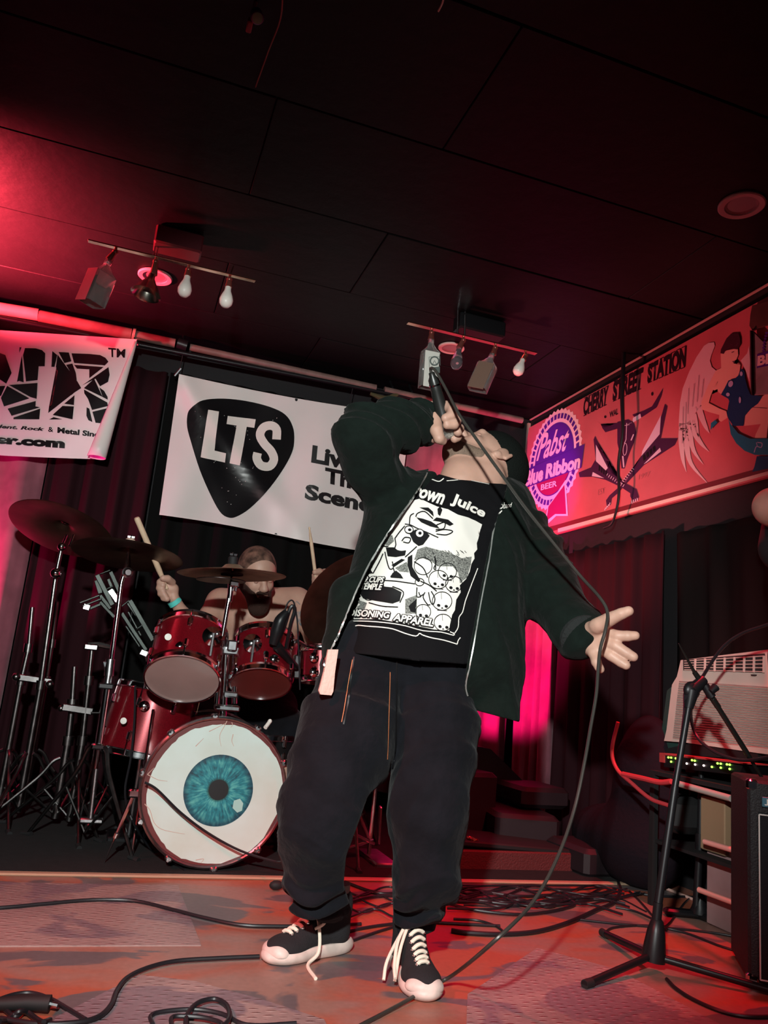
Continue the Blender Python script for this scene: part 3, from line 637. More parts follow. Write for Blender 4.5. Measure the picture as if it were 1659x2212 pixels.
# ================================================================== DRUM KIT
def drum(name, label, cat, bc, axis, r, L, nl, bottom_m, top_m, shellm=redshell, shade=None):
    """bc: centre of the lower head"""
    bc = np.asarray(bc, float); u, v, d = frame(axis); t = thing(name, label, cat, bc)
    MB().lathe(bc, d, [(r * .955, .012), (r * .965, .012), (r * .965, L - .012), (r * .955, L - .012)], 40, caps=False).go('shell', shellm, t)
    for nm, h in (('lower_hoop', 0), ('upper_hoop', L - .03)):
        MB().lathe(bc, d, [(r * 1.0, h), (r * 1.03, h + .002), (r * 1.0, h + .006), (r * 1.0, h + .024), (r * 1.04, h + .029), (r * 1.0, h + .03), (r * .97, h + .028), (r * .97, h + .002), (r, h)], 40, caps=False).go(nm, chrome, t)
    MB().lathe(bc, d, [(r * .985, .008), (r * .985, .010)], 40).go('lower_head', bottom_m, t)
    MB().lathe(bc, d, [(r * .985, L - .010), (r * .985, L - .008)], 40).go('upper_head', top_m, t)
    for k in range(nl):
        a = 2 * math.pi * (k + .5) / nl; q = bc + (math.cos(a) * u + math.sin(a) * v) * (r * .965); o_ = math.cos(a) * u + math.sin(a) * v
        for hh, s in ((L * .27, -1), (L * .73, 1)):
            lug = MB().box(q + d * hh + o_ * .008, (.010, .009, .020), np.cross(d, o_), o_, bev=.006).go('lug', chrome, t)
            MB().tube([q + d * hh + o_ * .012, bc + o_ * (r * 1.02) + d * (.004 if s < 0 else L - .004)], .003, 6).go('tension_rod', chrome, lug)
    return t, u, v, d
clearhead = mat('clear_drum_head', (.36, .24, .22), .25, coat=.4, var=.15, vs=6)
darkhead = mat('smoked_drum_head', (.16, .03, .025), .3, coat=.3, var=.2, vs=6)
whitehead = mat('white_drum_head', (.75, .74, .7), .4)
ax1 = (.05, .50, .86)
def wing(mb, c, r=.012): mb.ball(c, r, 10).box(np.asarray(c) + np.array([0, -.01, 0]), (r * 1.6, .004, r * .5), bev=.002)
# bass drum with the eye
YBD = 3.17; bc = P(463, 1710, YBD); RB = bc[2] - .012; bax = nrm((.035, 1, 0))
bd = thing('bass_drum', 'red bass drum with a staring blue eye printed on its white front head', 'drum', (bc[0], bc[1], 0))
u, v, d = frame(bax)
MB().lathe(bc, bax, [(RB * .93, .03), (RB * .94, .03), (RB * .94, .43), (RB * .93, .43)], 56, caps=False).go('shell', redshell, bd)
for nm, h in (('front_hoop', 0.0), ('rear_hoop', .42)):
    MB().lathe(bc, bax, [(RB * .955, h), (RB * .975, h - .004), (RB * 1.0, h), (RB * 1.0, h + .035), (RB * .96, h + .035), (RB * .955, h)], 64, caps=False).go(nm, dullchrome, bd)
MB().lathe(bc, bax, [(RB * .955, .010), (RB * .955, .014)], 64).go('front_head', mat('maroon_head_rim', (.13, .02, .02), .4), bd)
MB().lathe(bc, bax, [(RB * .955, .44), (RB * .955, .444)], 40).go('rear_head', whitehead, bd)
hv = []
for k in range(48): a = 2 * math.pi * k / 48; hv.append(bc + RB * .955 * (math.cos(a) * u + math.sin(a) * v) + bax * .010)
TE = Target(hv, [tuple(range(48))])
def hpx(r, a, cx=468, cy=1713): q = P(cx, cy, YBD) + RB * r * (math.cos(a) * u + math.sin(a) * v); c = (q - CAM) @ CM; return (CX + FP * c[0] / c[2], CY + FP * c[1] / c[2])
rg = random.Random(5); eyew = mat('printed_eye_white', (.60, .74, .70), .5, var=.10, vs=5, col2=(.55, .64, .57))
pts = [];
for k in range(96):
    j = .006 * (rg.random() < .25)
    pts.append(hpx(.905 + (.012 if k % 13 < 5 else 0) + j, 2 * math.pi * k / 96))
Ink(TE, .001, 60).poly(pts).go('eye_white', eyew, bd)
irm = bpy.data.materials.new('printed_iris'); irm.use_nodes = True; nt = irm.node_tree; b = nt.nodes['Principled BSDF']; b.inputs['Roughness'].default_value = .45
ic = P(472, 1707, YBD); IR = RP(ic, 74)
ge = nt.nodes.new('ShaderNodeNewGeometry'); sb = nt.nodes.new('ShaderNodeVectorMath'); sb.operation = 'SUBTRACT'; sb.inputs[1].default_value = [float(x) for x in ic]; nt.links.new(ge.outputs['Position'], sb.inputs[0])
ln = nt.nodes.new('ShaderNodeVectorMath'); ln.operation = 'LENGTH'; nt.links.new(sb.outputs[0], ln.inputs[0])
no = nt.nodes.new('ShaderNodeVectorMath'); no.operation = 'NORMALIZE'; nt.links.new(sb.outputs[0], no.inputs[0])
s1 = nt.nodes.new('ShaderNodeVectorMath'); s1.operation = 'SCALE'; s1.inputs[3].default_value = 3.0; nt.links.new(sb.outputs[0], s1.inputs[0])
ad = nt.nodes.new('ShaderNodeVectorMath'); nt.links.new(no.outputs[0], ad.inputs[0]); nt.links.new(s1.outputs[0], ad.inputs[1])
n1 = noise(9, 6, .3, ad.outputs[0], nt); n2 = noise(34, 5, 0, sb.outputs[0], nt)
mx = nt.nodes.new('ShaderNodeMath'); mx.operation = 'MULTIPLY_ADD'; mx.inputs[1].default_value = .55; nt.links.new(n1.outputs['Fac'], mx.inputs[0])
m2 = nt.nodes.new('ShaderNodeMath'); m2.operation = 'MULTIPLY'; m2.inputs[1].default_value = .45; nt.links.new(n2.outputs['Fac'], m2.inputs[0]); nt.links.new(m2.outputs[0], mx.inputs[2])
cr = nt.nodes.new('ShaderNodeValToRGB'); e = cr.color_ramp.elements; e[0].position = .34; e[0].color = (.004, .05, .08, 1); e[1].position = .66; e[1].color = (.12, .52, .47, 1); q = e.new(.5); q.color = (.008, .24, .29, 1)
nt.links.new(mx.outputs[0], cr.inputs[0])
rd = nt.nodes.new('ShaderNodeMapRange'); rd.inputs[2].default_value = IR; nt.links.new(ln.outputs['Value'], rd.inputs[0])
rc = nt.nodes.new('ShaderNodeValToRGB'); e = rc.color_ramp.elements; e[0].position = .28; e[0].color = (.12, .14, .08, 1); e[1].position = .36; e[1].color = (.9, .9, .9, 1); q = e.new(.82); q.color = (.8, .8, .8, 1); q = e.new(.97); q.color = (.12, .22, .3, 1)
nt.links.new(rd.outputs[0], rc.inputs[0])
mu_ = nt.nodes.new('ShaderNodeMixRGB'); mu_.blend_type = 'MULTIPLY'; mu_.inputs[0].default_value = 1; nt.links.new(cr.outputs[0], mu_.inputs[1]); nt.links.new(rc.outputs[0], mu_.inputs[2]); nt.links.new(mu_.outputs[0], b.inputs['Base Color'])
Ink(TE, .002, 80).poly([hpx(IR / RB, 2 * math.pi * k / 60, 472, 1707) for k in range(60)]).go('iris', irm, bd)
Ink(TE, .003, 80).poly([hpx(.134, 2 * math.pi * k / 40, 472, 1706) for k in range(40)]).go('pupil', blackink, bd)
te = tr((220, 1450), 1 / 3.456)
Ink(TE, .003, 60).poly(te([(985, 965), (1030, 950), (1055, 985), (1045, 1040), (1010, 1055), (975, 1020)])).go('iris_glint', mat('glint', (.35, .6, .55), .4), bd)
vn = Ink(TE, .002, 60)
for a in ([(940, 355), (920, 400), (880, 480), (890, 560)], [(960, 360), (975, 400), (960, 420)], [(800, 450), (860, 420), (930, 385)], [(980, 470), (970, 520), (985, 560)], [(320, 990), (360, 1040), (390, 1130), (450, 1180), (560, 1205), (620, 1215)], [(340, 770), (390, 720)], [(340, 770), (420, 810), (490, 820)], [(700, 1410), (760, 1400), (740, 1430)], [(1020, 1370), (1080, 1385)], [(700, 560), (760, 500)], [(1330, 600), (1300, 680)]): vn.line(te(a), [1.8, .7])
vn.go('vein_print', mat('vein_print', (.55, .36, .30), .5), bd)
for k in range(10):
    a = 2 * math.pi * (k + .3) / 10; o_ = math.cos(a) * u + math.sin(a) * v; q = bc + o_ * RB * 1.0
    cl = MB().box(q + bax * .012, (.014, .010, .022), np.cross(bax, o_), o_, bev=.005).go('claw', dullchrome, bd)
    MB().tube([q + o_ * .006 + bax * .01, bc + o_ * RB * .97 + bax * .15], .0035, 6).tube([q + o_ * .006 + bax * .02, q + o_ * .006 - bax * .012], .005, 6).go('tension_rod', chrome, cl)
for s, (p0, p1) in enumerate((((290, 1713), (223, 1869)), ((640, 1713), (700, 1860)))):
    A_ = P(*p0, 3.2); E_ = PF(*p1) if s == 0 else np.array([A_[0] + .12, 3.14, 0.0]); M_ = A_ * .42 + E_ * .58
    sp = MB().tube([A_, M_], .008, 8).tube([M_, E_ + np.array([0, 0, .004])], [.006, .002], 8).go('spur', chrome, bd)
    MB().tube([M_ - (E_ - A_) * .03, M_ + (E_ - A_) * .03], .014, 10).go('collar', chrome, sp)
    MB().box(A_, (.022, .02, .015), bev=.006).go('spur_bracket', chrome, sp)
tp = P(490, 1535, 3.3)
post = MB().tube([tp + np.array([-.012, 0, -.05]), P(489, 1395, 3.3)], .0155, 12).tube([P(506, 1520, 3.3), P(508, 1400, 3.3)], .012, 12).go('tom_post', chrome, bd)
MB().box(P(497, 1405, 3.29), (.045, .02, .018), bev=.006).box(P(500, 1395, 3.28), (.02, .03, .022), bev=.006).go('post_clamp', dullchrome, post)
MB().box(P(497, 1500, 3.3), (.030, .02, .012), bev=.006).box(P(490, 1529, 3.31), (.05, .03, .012), bev=.006).go('post_collar', dullchrome, post)
kn = MB(); wing(kn, P(528, 1467, 3.28), .012); wing(kn, P(506, 1462, 3.27), .016); wing(kn, P(470, 1402, 3.26), .012); kn.go('wing_bolt', chrome, post)
for a, c_ in ((P(480, 1405, 3.3), P(452, 1405, 3.32)), (P(520, 1405, 3.3), P(545, 1392, 3.34))): MB().tube([a, (a + c_) / 2 + np.array([0, 0, .0]), c_, c_ + np.array([0, .02, .07])], .008, 8, 3).go('tom_arm', chrome, post)
mb = MB()  # kick microphone clip lamp on the hoop
MB().tube([P(573, 1572, 3.16), P(582, 1560, 3.18)], .008, 10).ball(P(583, 1558, 3.18), .009, 10).go('hoop_clip', whiteink, bd)
# toms
t1, *_ = drum('tom_drum', 'large red rack tom at the left with grey see-through lower head', 'drum', P(393, 1470, 3.17), (.10, .62, .78), RP(P(393, 1470, 3.17), 81), .235, 6, clearhead, clearhead)
Ink(Target([P(300, 1400, 3.0), P(500, 1400, 3.0), P(500, 1560, 3.2), P(300, 1560, 3.2)], [(0, 1, 2, 3)]), 0, 60)
t2, *_ = drum('tom_drum', 'middle red rack tom with dark lower head beside the cymbal post', 'drum', P(563, 1480, 3.24), (.05, .52, .85), RP(P(563, 1480, 3.24), 66), .225, 6, darkhead, clearhead)
t3_, *_ = drum('tom_drum', 'smallest red rack tom, half hidden by the singer', 'drum', P(690, 1476, 3.5), (-.03, .12, 1), RP(P(690, 1476, 3.5), 43), .165, 6, darkhead, clearhead)
t4_, *_ = drum('floor_tom', 'red floor tom standing at the left behind the bass drum', 'drum', P(300, 1640, 3.62), (.14, .10, 1), .185, .30, 8, darkhead, clearhead)
fb = P(300, 1640, 3.62)
for k in range(3):
    a = .6 + k * 2.1; q = fb + np.array([.20 * math.cos(a), .20 * math.sin(a), 0]); MB().tube([q + np.array([0, 0, .22]), q + np.array([0, 0, -.02]), (q[0] + .02 * math.cos(a), q[1] + .02 * math.sin(a), .0)], .006, 8).go('leg', chrome, t4_)
def badge(t, p, du): MB().lathe(p, du, [(.011, 0), (.013, .002), (.011, .003)], 20).go('badge', whiteink, t)
badge(t1, P(363, 1376, 3.14), (0, -1, .1)); badge(t4_, P(267, 1557, 3.43), (-.3, -1, 0))
for t_, q in ((t1, P(390, 1398, 3.11)), (t2, P(592, 1425, 3.17)), (t3_, P(678, 1420, 3.41)), (t3_, P(678, 1452, 3.41)), (t4_, P(312, 1525, 3.45))):
    br = MB().lathe(q, (0, -1, .1), [(.004, 0), (.019, 0), (.021, .004), (.012, .010), (.006, .012)], 20).go('rosette', chrome, t_)
for t_, q in ((t1, P(458, 1375, 3.13)), (t2, P(545, 1390, 3.2))):
    m_ = MB().lathe(q, (0, -1, .2), [(.004, 0), (.034, 0), (.038, .006), (.020, .016), (.008, .022)], 24).go('mount_plate', chrome, t_)
    MB().box(q + np.array([0, -.03, -.03]), (.005, .006, .045), (1, 0, 0), (0, 1, .1), bev=.002).ball(q + np.array([.015, -.028, .01]), .012).go('mount_bracket', dullchrome, m_)
MB().box(P(640, 1440, 3.36), (.016, .02, .05), bev=.006).tube([P(628, 1400, 3.36), P(640, 1385, 3.36), P(660, 1395, 3.4)], .009, 8, 3).go('mount_bracket', dullchrome, t3_)
MB().tube([P(520, 1405, 3.34), P(575, 1425, 3.42), P(640, 1440, 3.36)], .010, 8).go('mount_arm', dullchrome, t3_)
# snare hidden behind the toms, throne under the drummer
sn, *_ = drum('snare_drum', 'chrome snare drum between the toms and the drummer', 'drum', (.72, 3.78, .34), (0, .05, 1), .17, .13, 8, whitehead, whitehead, mat('black_shell', (.01, .01, .011), .3))
mb = MB()
for k in range(3): a = 1 + k * 2.09; mb.tube([(.72, 3.78, .3), (.72 + .2 * math.cos(a), 3.78 + .2 * math.sin(a), .008)], .008, 6)
mb.tube([(.72, 3.78, .1), (.72, 3.78, .335)], .011, 8); mb.go('snare_stand', dullchrome, sn)

# ------------------------------------------------------------------ cymbals and their stands
def cymbal(c, nml, r, m, parent, name='cymbal'):
    pr = [(.006, .020), (.012, .026), (.03, .024), (.045, .010), (.055, .004), (r * .6, -.004), (r * .97, -.016), (r, -.017), (r * .97, -.0185), (r * .6, -.0065), (.055, .002), (.04, .008), (.02, .022), (.006, .018)]
    MB().lathe(c, nml, pr, 56, caps=False).go(name, m, parent)
def topper(c, nml, parent, felt=False):
    d = nrm(nml); MB().lathe(np.asarray(c) + d * .024, d, [(.018, 0), (.020, .004), (.020, .030), (.014, .034)], 16).go('felt', mat('cream_felt', (.62, .46, .36), .9) if felt else rubber, parent)
    MB().tube([c - d * .08, np.asarray(c) + d * .075], .004, 8).box(np.asarray(c) + d * .066, (.016, .003, .006), bev=.002).go('wing_nut', chrome, parent)
shadechrome = mat('shaded_chrome', (.22, .21, .21), .3, 1, var=.4, vs=25)  # darker chrome copy, the shade on the stands is put into its colour
def tripod(parent, top, feet, foot_r=.011, r=.009, mid=.45):
    top = np.asarray(top, float)
    for f_ in feet:
        f_ = np.asarray(f_, float); o_ = nrm([f_[0] - top[0], f_[1] - top[1], 0])
        lg = MB().tube([top + o_ * .02, top + o_ * .05 + np.array([0, 0, -.02]), f_ * .35 + top * .65 + np.array([0, 0, .01]), f_ + np.array([0, 0, .012])], [r, r, r, r * .8], 8, 4).go('leg', shadechrome, parent)
        MB().tube([f_ + o_ * -.02 + np.array([0, 0, .014]), f_ + o_ * .03 + np.array([0, 0, .009])], foot_r, 8).go('rubber_foot', rubber, lg)
        MB().tube([f_ * mid + top * (1 - mid), [top[0], top[1], .06]], .005, 6).go('leg_brace', shadechrome, lg)
# front left stand
YS = 3.52
b0 = P(197, 1772, YS); sB = thing('cymbal_stand', 'chrome cymbal stand in front at the left with a dark crash cymbal and pale felt', 'cymbal stand', (b0[0], b0[1], 0))
MB().tube([P(195, 1774, YS), P(214, 1606, YS)], .0105, 12).go('lower_tube', dullchrome, sB)
MB().tube([P(206, 1660, YS), P(236, 1450, YS)], .0135, 12).go('base_tube', chrome, sB)
MB().tube([P(236, 1462, YS), P(262, 1260, YS), P(272, 1225, YS)], [.010, .0095, .008], 12).go('upper_tube', chrome, sB)
MB().tube([P(239, 1424, YS), P(235, 1460, YS)], .020, 14).tube([P(236, 1452, YS), P(232, 1478, YS)], .015, 12).tube([P(232, 1428, YS), P(224, 1430, YS), P(228, 1450, YS)], .005, 6).go('height_clamp', dullchrome, sB)
MB().box(P(229, 1482, YS), (.03, .02, .012), bev=.005).go('boom_clamp', blackmetal, sB)
MB().lathe(P(275, 1237, YS - .02), (.2, -1, 0), [(.003, 0), (.022, 0), (.023, .008), (.015, .012), (.012, .018), (.004, .018)], 24).go('tilter', dullchrome, sB)
cB = P(277, 1192, YS)
MB().tube([P(272, 1230, YS), cB], .006, 8).go('tilter_rod', chrome, sB)
cymbal(cB, (.03, .16, 1), RP(cB, 117), darkbronze, sB); topper(cB, (.03, .1, 1), sB, True)
MB().box(P(214, 1612, YS), (.03, .03, .012), bev=.006).go('leg_collar', chrome, sB)
MB().box(b0, (.045, .02, .010), bev=.005).go('base_bracket', dullchrome, sB)
tripod(sB, P(214, 1610, YS), [PF(58, 1808), (P(285, 1860, 3.35)[0], 3.32, 0), (b0[0] + .12, YS + .36, 0)])
shadechrome = mat('shaded_chrome', (.22, .21, .21), .3, 1, var=.4, vs=25)
# rear left stands
def pole_stand(name, label, Y, pts, feet, cl=None, extra=None, group=None, r=.011):
    base = P(*pts[-1], Y); t = thing(name, label, 'stand', (base[0], base[1], 0), group)
    q = [P(*p, Y) for p in pts]; n = len(q)
    q.append(np.array([q[-1][0], q[-1][1], .05]))
    for i in range(len(q) - 1): MB().tube([q[i], q[i + 1]], r * (1 + .16 * i), 10).go('tube', shadechrome, t)
    for i in range(1, len(q) - 1): MB().tube([q[i] + nrm(q[i - 1] - q[i]) * .02, q[i] + nrm(q[i + 1] - q[i]) * .02], r * 1.9, 12).go('collar', shadechrome, t)
    top = q[-2] * .0 + np.array([q[-1][0], q[-1][1], .30])
    tripod(t, top, [np.array([top[0] + .30 * math.cos(a), top[1] + .30 * math.sin(a), 0]) for a in feet], r=.008)
    return t
sA = pole_stand('cymbal_stand', 'rear left cymbal stand with a large tilted dark cymbal', 3.95, [(134, 1180), (121, 1240), (88, 1480)], (.3, 2.4, 4.4))
cA = P(136, 1138, 3.95); cymbal(cA, (.20, .36, 1), RP(cA, 112), darkbronze, sA)
MB().tube([P(134, 1180, 3.95), P(145, 1155, 3.95)], .007, 8).tube([P(150, 1180, 3.9), P(160, 1155, 3.9)], .006, 8).ball(P(133, 1181, 3.94), .02).go('tilter', chrome, sA)
MB().tube([P(132, 1240, 3.92), P(112, 1237, 3.92)], .016, 12).ball(P(120, 1238, 3.91), .024, 14).go('wing_bolt', chrome, sA)
pole_stand('hardware_stand', 'tall chrome hardware stand at the far left with a short top stub', 4.02, [(70, 1312), (62, 1400), (46, 1470)], (.9, 3.0, 5.0))
pole_stand('hardware_stand', 'chrome stand tube just behind the rear cymbal stand', 4.12, [(122, 1300), (112, 1390), (99, 1470)], (.1, 2.2, 4.3))
pole_stand('hardware_stand', 'short open tube stand between the two cymbal stands', 3.85, [(161, 1440), (156, 1520), (147, 1600)], (1.2, 3.3, 5.4), r=.013)
s5 = pole_stand('hardware_stand', 'chrome stand with a claw clamp left of the floor tom', 3.8, [(199, 1398), (192, 1470), (178, 1600)], (.5, 2.7, 4.9))
MB().box(P(197, 1398, 3.8), (.03, .02, .014), bev=.005).tube([P(190, 1392, 3.8), P(215, 1392, 3.8), P(238, 1398, 3.8)], [.012, .014, .01], 8).go('claw_clamp', shadechrome, s5)
MB().box(P(70, 1467, 4.0), (.085, .012, .015), (1, 0, -.06), bev=.004).ball(P(35, 1462, 3.98), .018).ball(P(108, 1478, 3.98), .018).go('cross_clamp', shadechrome, sA)
MB().box(P(168, 1532, 3.80), (.065, .012, .016), (1, 0, -.08), bev=.004).tube([P(196, 1540, 3.78), P(215, 1540, 3.78), P(222, 1522, 3.78)], .005, 8).ball(P(132, 1530, 3.8), .014).go('cross_clamp', shadechrome, s5)
# chrome frame rack
rk = thing('percussion_rack', 'folded rack of flat chrome bars between stand and rack tom', 'rack', P(265, 1330, 3.62))
tq = tr((150, 1200), 1 / 7.9); Yq = 3.60
rackm = mat('aged_nickel', (.06, .07, .065), .5, .9, var=.3, vs=12)
def bar(a, b, w_, dY=0, name='flat_bar', m=rackm, th=.010):
    A_, C_ = P(*tq([a])[0], Yq + dY), P(*tq([b])[0], Yq + dY); d_ = nrm(C_ - A_); MB().box((A_ + C_) / 2, (np.linalg.norm(C_ - A_) / 2, th, w_), d_, (0, 1, 0), bev=.002).go(name, m, rk)
bar((470, 330), (735, 850), .010); bar((700, 275), (850, 610), .009, .05); bar((520, 320), (700, 250), .003, .02, 'cross_rod'); bar((635, 575), (750, 520), .003, .02, 'cross_rod')
bar((460, 420), (530, 650), .010, .03); bar((520, 680), (705, 910), .008, .03); bar((520, 790), (770, 1055), .007, .05)
bar((515, 680), (175, 810), .004, .0, 'flat_bar'); bar((555, 735), (225, 865), .004, .02, 'flat_bar'); bar((535, 830), (345, 910), .006, .04, 'flat_bar')
bar((1030, 765), (1425, 1450), .010); bar((990, 810), (1250, 1170), .006, .02); bar((1020, 765), (890, 870), .003, 0, 'cross_rod'); bar((1265, 1175), (1150, 1250), .003, 0, 'cross_rod')
bar((890, 980), (1310, 1620), .008, .04); bar((1000, 960), (1220, 1370), .004, .05); bar((960, 1200), (1200, 1560), .004, .06); bar((660, 400), (830, 800), .007, .07)
bar((1210, 1640), (1330, 1690), .012, .03, 'clamp', dullchrome, .02); bar((690, 590), (830, 790), .012, .05, 'clamp', dullchrome, .02); bar((240, 870), (350, 900), .012, .03, 'clamp', dullchrome, .02)
MB().tube([P(316, 1408, 3.64), P(330, 1470, 3.7), (P(330, 1470, 3.7)[0], 3.72, .02)], .010, 8).go('support_post', dullchrome, rk)
MB().box((P(330, 1470, 3.7)[0], 3.72, .012), (.09, .09, .012), bev=.005).go('support_base', blackmetal, rk)
# centre cymbals on the bass drum post
sC = thing('cymbal_stand', 'straight chrome cymbal stand rising in front of the drummer with thin bronze ride', 'cymbal stand', P(486, 1400, 3.2))
cC = P(502, 1233, 3.2)
MB().tube([P(468, 1520, 3.2), P(476, 1400, 3.2), P(496, 1285, 3.2)], .0095, 12).go('tube', chrome, sC)
MB().tube([P(496, 1300, 3.2), P(499, 1262, 3.2)], [.010, .013], 12).box(P(506, 1262, 3.19), (.02, .014, .012), bev=.005).box(P(509, 1272, 3.19), (.006, .01, .012), bev=.003).go('tilter', chrome, sC)
MB().tube([P(498, 1270, 3.2), cC], .005, 8).go('tilter_rod', blackmetal, sC)
cymbal(cC, (-.07, .02, 1), RP(cC, 116), brassm, sC); topper(cC, (-.07, .02, 1), sC)
MB().lathe(cC - np.array([0, 0, .008]), (-.07, .02, 1), [(.005, -.002), (.045, -.004), (.045, -.010), (.005, -.012)], 28).go('felt_washer', rubber, sC)
MB().lathe(P(478, 1251, 3.25), (-.05, .02, 1), [(.005, 0), (.10, -.004), (.10, -.007), (.005, -.003)], 40).go('lower_cymbal', mat('black_cymbal', (.02, .015, .015), .4, .8), sC)
sD = pole_stand('cymbal_stand', 'right cymbal stand with a dark red crash cymbal half hidden by the singer', 3.5, [(765, 1310), (770, 1400), (775, 1560)], (.8, 2.9, 4.6))
cD = P(752, 1296, 3.5); cymbal(cD, (-.35, .82, .55), RP(cD, 118), darkbronze, sD); topper(cD, (-.35, .82, .55), sD)
# hi-hat stand seen between the singer's legs
hh = thing('hi_hat_stand', 'hi-hat stand base with flat folded feet seen between the legs of the singer', 'stand', (P(812, 1810, 3.45)[0], 3.45, 0))
MB().tube([P(812, 1690, 3.45), P(800, 1812, 3.45)], .010, 10).go('tube', chrome, hh); MB().tube([P(812, 1690, 3.45), P(815, 1480, 3.45)], .006, 8).go('pull_rod', chrome, hh)
for a, c_ in (((745, 1793), (808, 1822)), ((730, 1838), (805, 1814)), ((770, 1745), (795, 1808)), ((822, 1742), (818, 1822))):
    A_, C_ = P(*a, 3.42), P(*c_, 3.45); MB().box((A_ + C_) / 2, (np.linalg.norm(C_ - A_) / 2, .012, .006), nrm(C_ - A_), (0, 1, 0), bev=.003).go('leg', dullchrome, hh)
MB().tube([P(800, 1810, 3.45), (P(800, 1810, 3.45)[0], 3.45, .004)], .009, 8).go('spike', dullchrome, hh)
MB().box((P(812, 1810, 3.45)[0], 3.42, .012), (.05, .14, .012), bev=.006).go('pedal', dullchrome, hh)
# drum microphone on a clip
dm = thing('drum_microphone', 'black clip-on microphone with looped cable on the middle rack tom', 'microphone', P(600, 1400, 3.2))
MB().tube([P(590, 1392, 3.15), P(598, 1365, 3.14), P(606, 1340, 3.13), P(620, 1322, 3.13)], [.018, .026, .024, .016], 14, 4).go('mic_body', blackmetal, dm)
MB().tube([P(596, 1395, 3.16), P(612, 1360, 3.14), P(628, 1312, 3.12), P(637, 1318, 3.12), P(628, 1350, 3.13), P(618, 1400, 3.18)], .008, 8, 4).go('clip_arm', blackmetal, dm)
MB().tube([P(612, 1330, 3.13), P(622, 1302, 3.12), P(634, 1300, 3.12), P(642, 1340, 3.12), P(645, 1400, 3.14), P(648, 1490, 3.16)], .0035, 6, 5).go('cable', cablem, dm)
MB().tube([P(598, 1395, 3.16), P(625, 1425, 3.2), P(640, 1440, 3.3)], [.02, .016, .012], 10).go('clamp', blackmetal, dm)
for pts, nm, lb in (([(292, 1480), (290, 1560), (282, 1640), (270, 1710), (285, 1770), (330, 1830), (400, 1872)], 'microphone_cable', 'thin black cable hanging down over the floor tom'),
                   ):
    q = [P(x, y, 3.40 - .0 * i) for i, (x, y) in enumerate(pts[:4])] + [P(x, y, 3.3) if i == 0 else PF(x, y + 8, .01) for i, (x, y) in enumerate(pts[4:])]
    MB().tube(q, .0045, 6, 5).go(nm, cablem, None, label=lb, cat='cable')
MB().tube([P(313, 1690, 3.13), P(340, 1706, 3.13), P(390, 1755, 3.13), P(450, 1800, 3.12), P(520, 1838, 3.10), P(590, 1860, 3.07), P(610, 1862, 3.03)], .0048, 6, 5).go('microphone_cable', cablem, None, label='black cable drooping across the eye of the bass drum', cat='cable')
# ================================================================== THE SINGER
fl0 = PF(800, 2110)
sg = thing('person', 'person leaning back and singing into a raised microphone, black hoodie, white printed tee, trousers and sneakers', 'person', (fl0[0], fl0[1], 0))
sg['label'] = 'singer in black hoodie leaning back with raised microphone and one open hand out'
def wr(p, ax, fr, amp, ph=0):  # cloth folds: ridges along a direction
    q = p @ np.asarray(ax, np.float32); o_ = np.sin(p[:, 0] * 11 + ph) * .9 + np.sin(p[:, 2] * 13 + ph * 2) * .8 + np.sin(p[:, 1] * 9)
    a_ = (1 - np.abs(np.sin(q * fr * .5 + o_))) ** 1.6; b_ = 1 - np.abs(np.sin(q * fr * .83 + o_ * 1.7 + 1.3)); return amp * (a_ + .45 * b_ * b_)
# head frame: face points up and to the left, crown away to the right
hc = P(1043, 999, 2.48); hf = nrm((-.54, .12, .84)); hu = nrm(np.array([.74, .375, .50]) - hf * (np.array([.74, .375, .50]) @ hf)); hs = np.cross(hf, hu); HR = np.stack([hf, hs, hu])
HS = 1.2
def H(f, s, u_): return hc + HS * (hf * f + hs * s + hu * u_)
def head_fs(H, R, HS, jaw=1.0):
    fs = [ell(H(-.01, 0, .02), (.098 * HS, .078 * HS, .095 * HS), R), cap((H(.035, 0, -.045), .058 * HS), (H(.062, 0, -.085 * jaw), .034 * HS)),
          cap((H(.0, .045, -.05), .03 * HS), (H(.055, .018, -.095 * jaw), .022 * HS)), cap((H(.0, -.045, -.05), .03 * HS), (H(.055, -.018, -.095 * jaw), .022 * HS)),
          cap((H(.060, .030, -.028), .024 * HS), (H(.060, -.030, -.028), .024 * HS)),      # cheeks
          cap((H(.078, 0, .018), .010 * HS), (H(.108, 0, -.024), .014 * HS)), cap((H(.100, .012, -.028), .009 * HS), (H(.100, -.012, -.028), .009 * HS)),   # nose
          cap((H(.080, .030, .028), .012 * HS), (H(.080, -.030, .028), .012 * HS)),        # brow
          cap((H(.088, .016, -.056), .009 * HS), (H(.088, -.016, -.056), .009 * HS)), cap((H(.086, .014, -.068), .009 * HS), (H(.086, -.014, -.068), .009 * HS)),
          cap((H(.070, 0, -.098 * jaw), .020 * HS), (H(.066, 0, -.096 * jaw), .020 * HS))]
    ears = []
    for s in (1, -1):
        ears += [ell(H(-.012, .083 * s, -.008), (.017 * HS, .008 * HS, .032 * HS), R), cap((H(-.006, .080 * s, -.032), .010 * HS), (H(-.010, .083 * s, -.026), .010 * HS)), cap((H(-.028, .090 * s, .015), .006 * HS), (H(-.030, .089 * s, -.012), .006 * HS))]
    return fs, ears
fs, ears = head_fs(H, HR, HS)
neck = [cap(B(1010, 1085, 2.44, 64), (H(-.02, 0, -.05), .068)), cap(B(992, 1054, 2.41, 48), (H(.03, 0, -.085), .047)), cap(B(1000, 1036, 2.41, 42), B(1050, 1026, 2.41, 38)), cap(B(1045, 1050, 2.43, 50), (H(-.05, 0, -.03), .062))]
def hand(pts_by_finger, palm, kk=.006):
    fin = []
    for ch in pts_by_finger: fin.append(uni(chain(*ch), .003))
    return fin + [uni([cap(a, b) for a, b in palm], .012)]
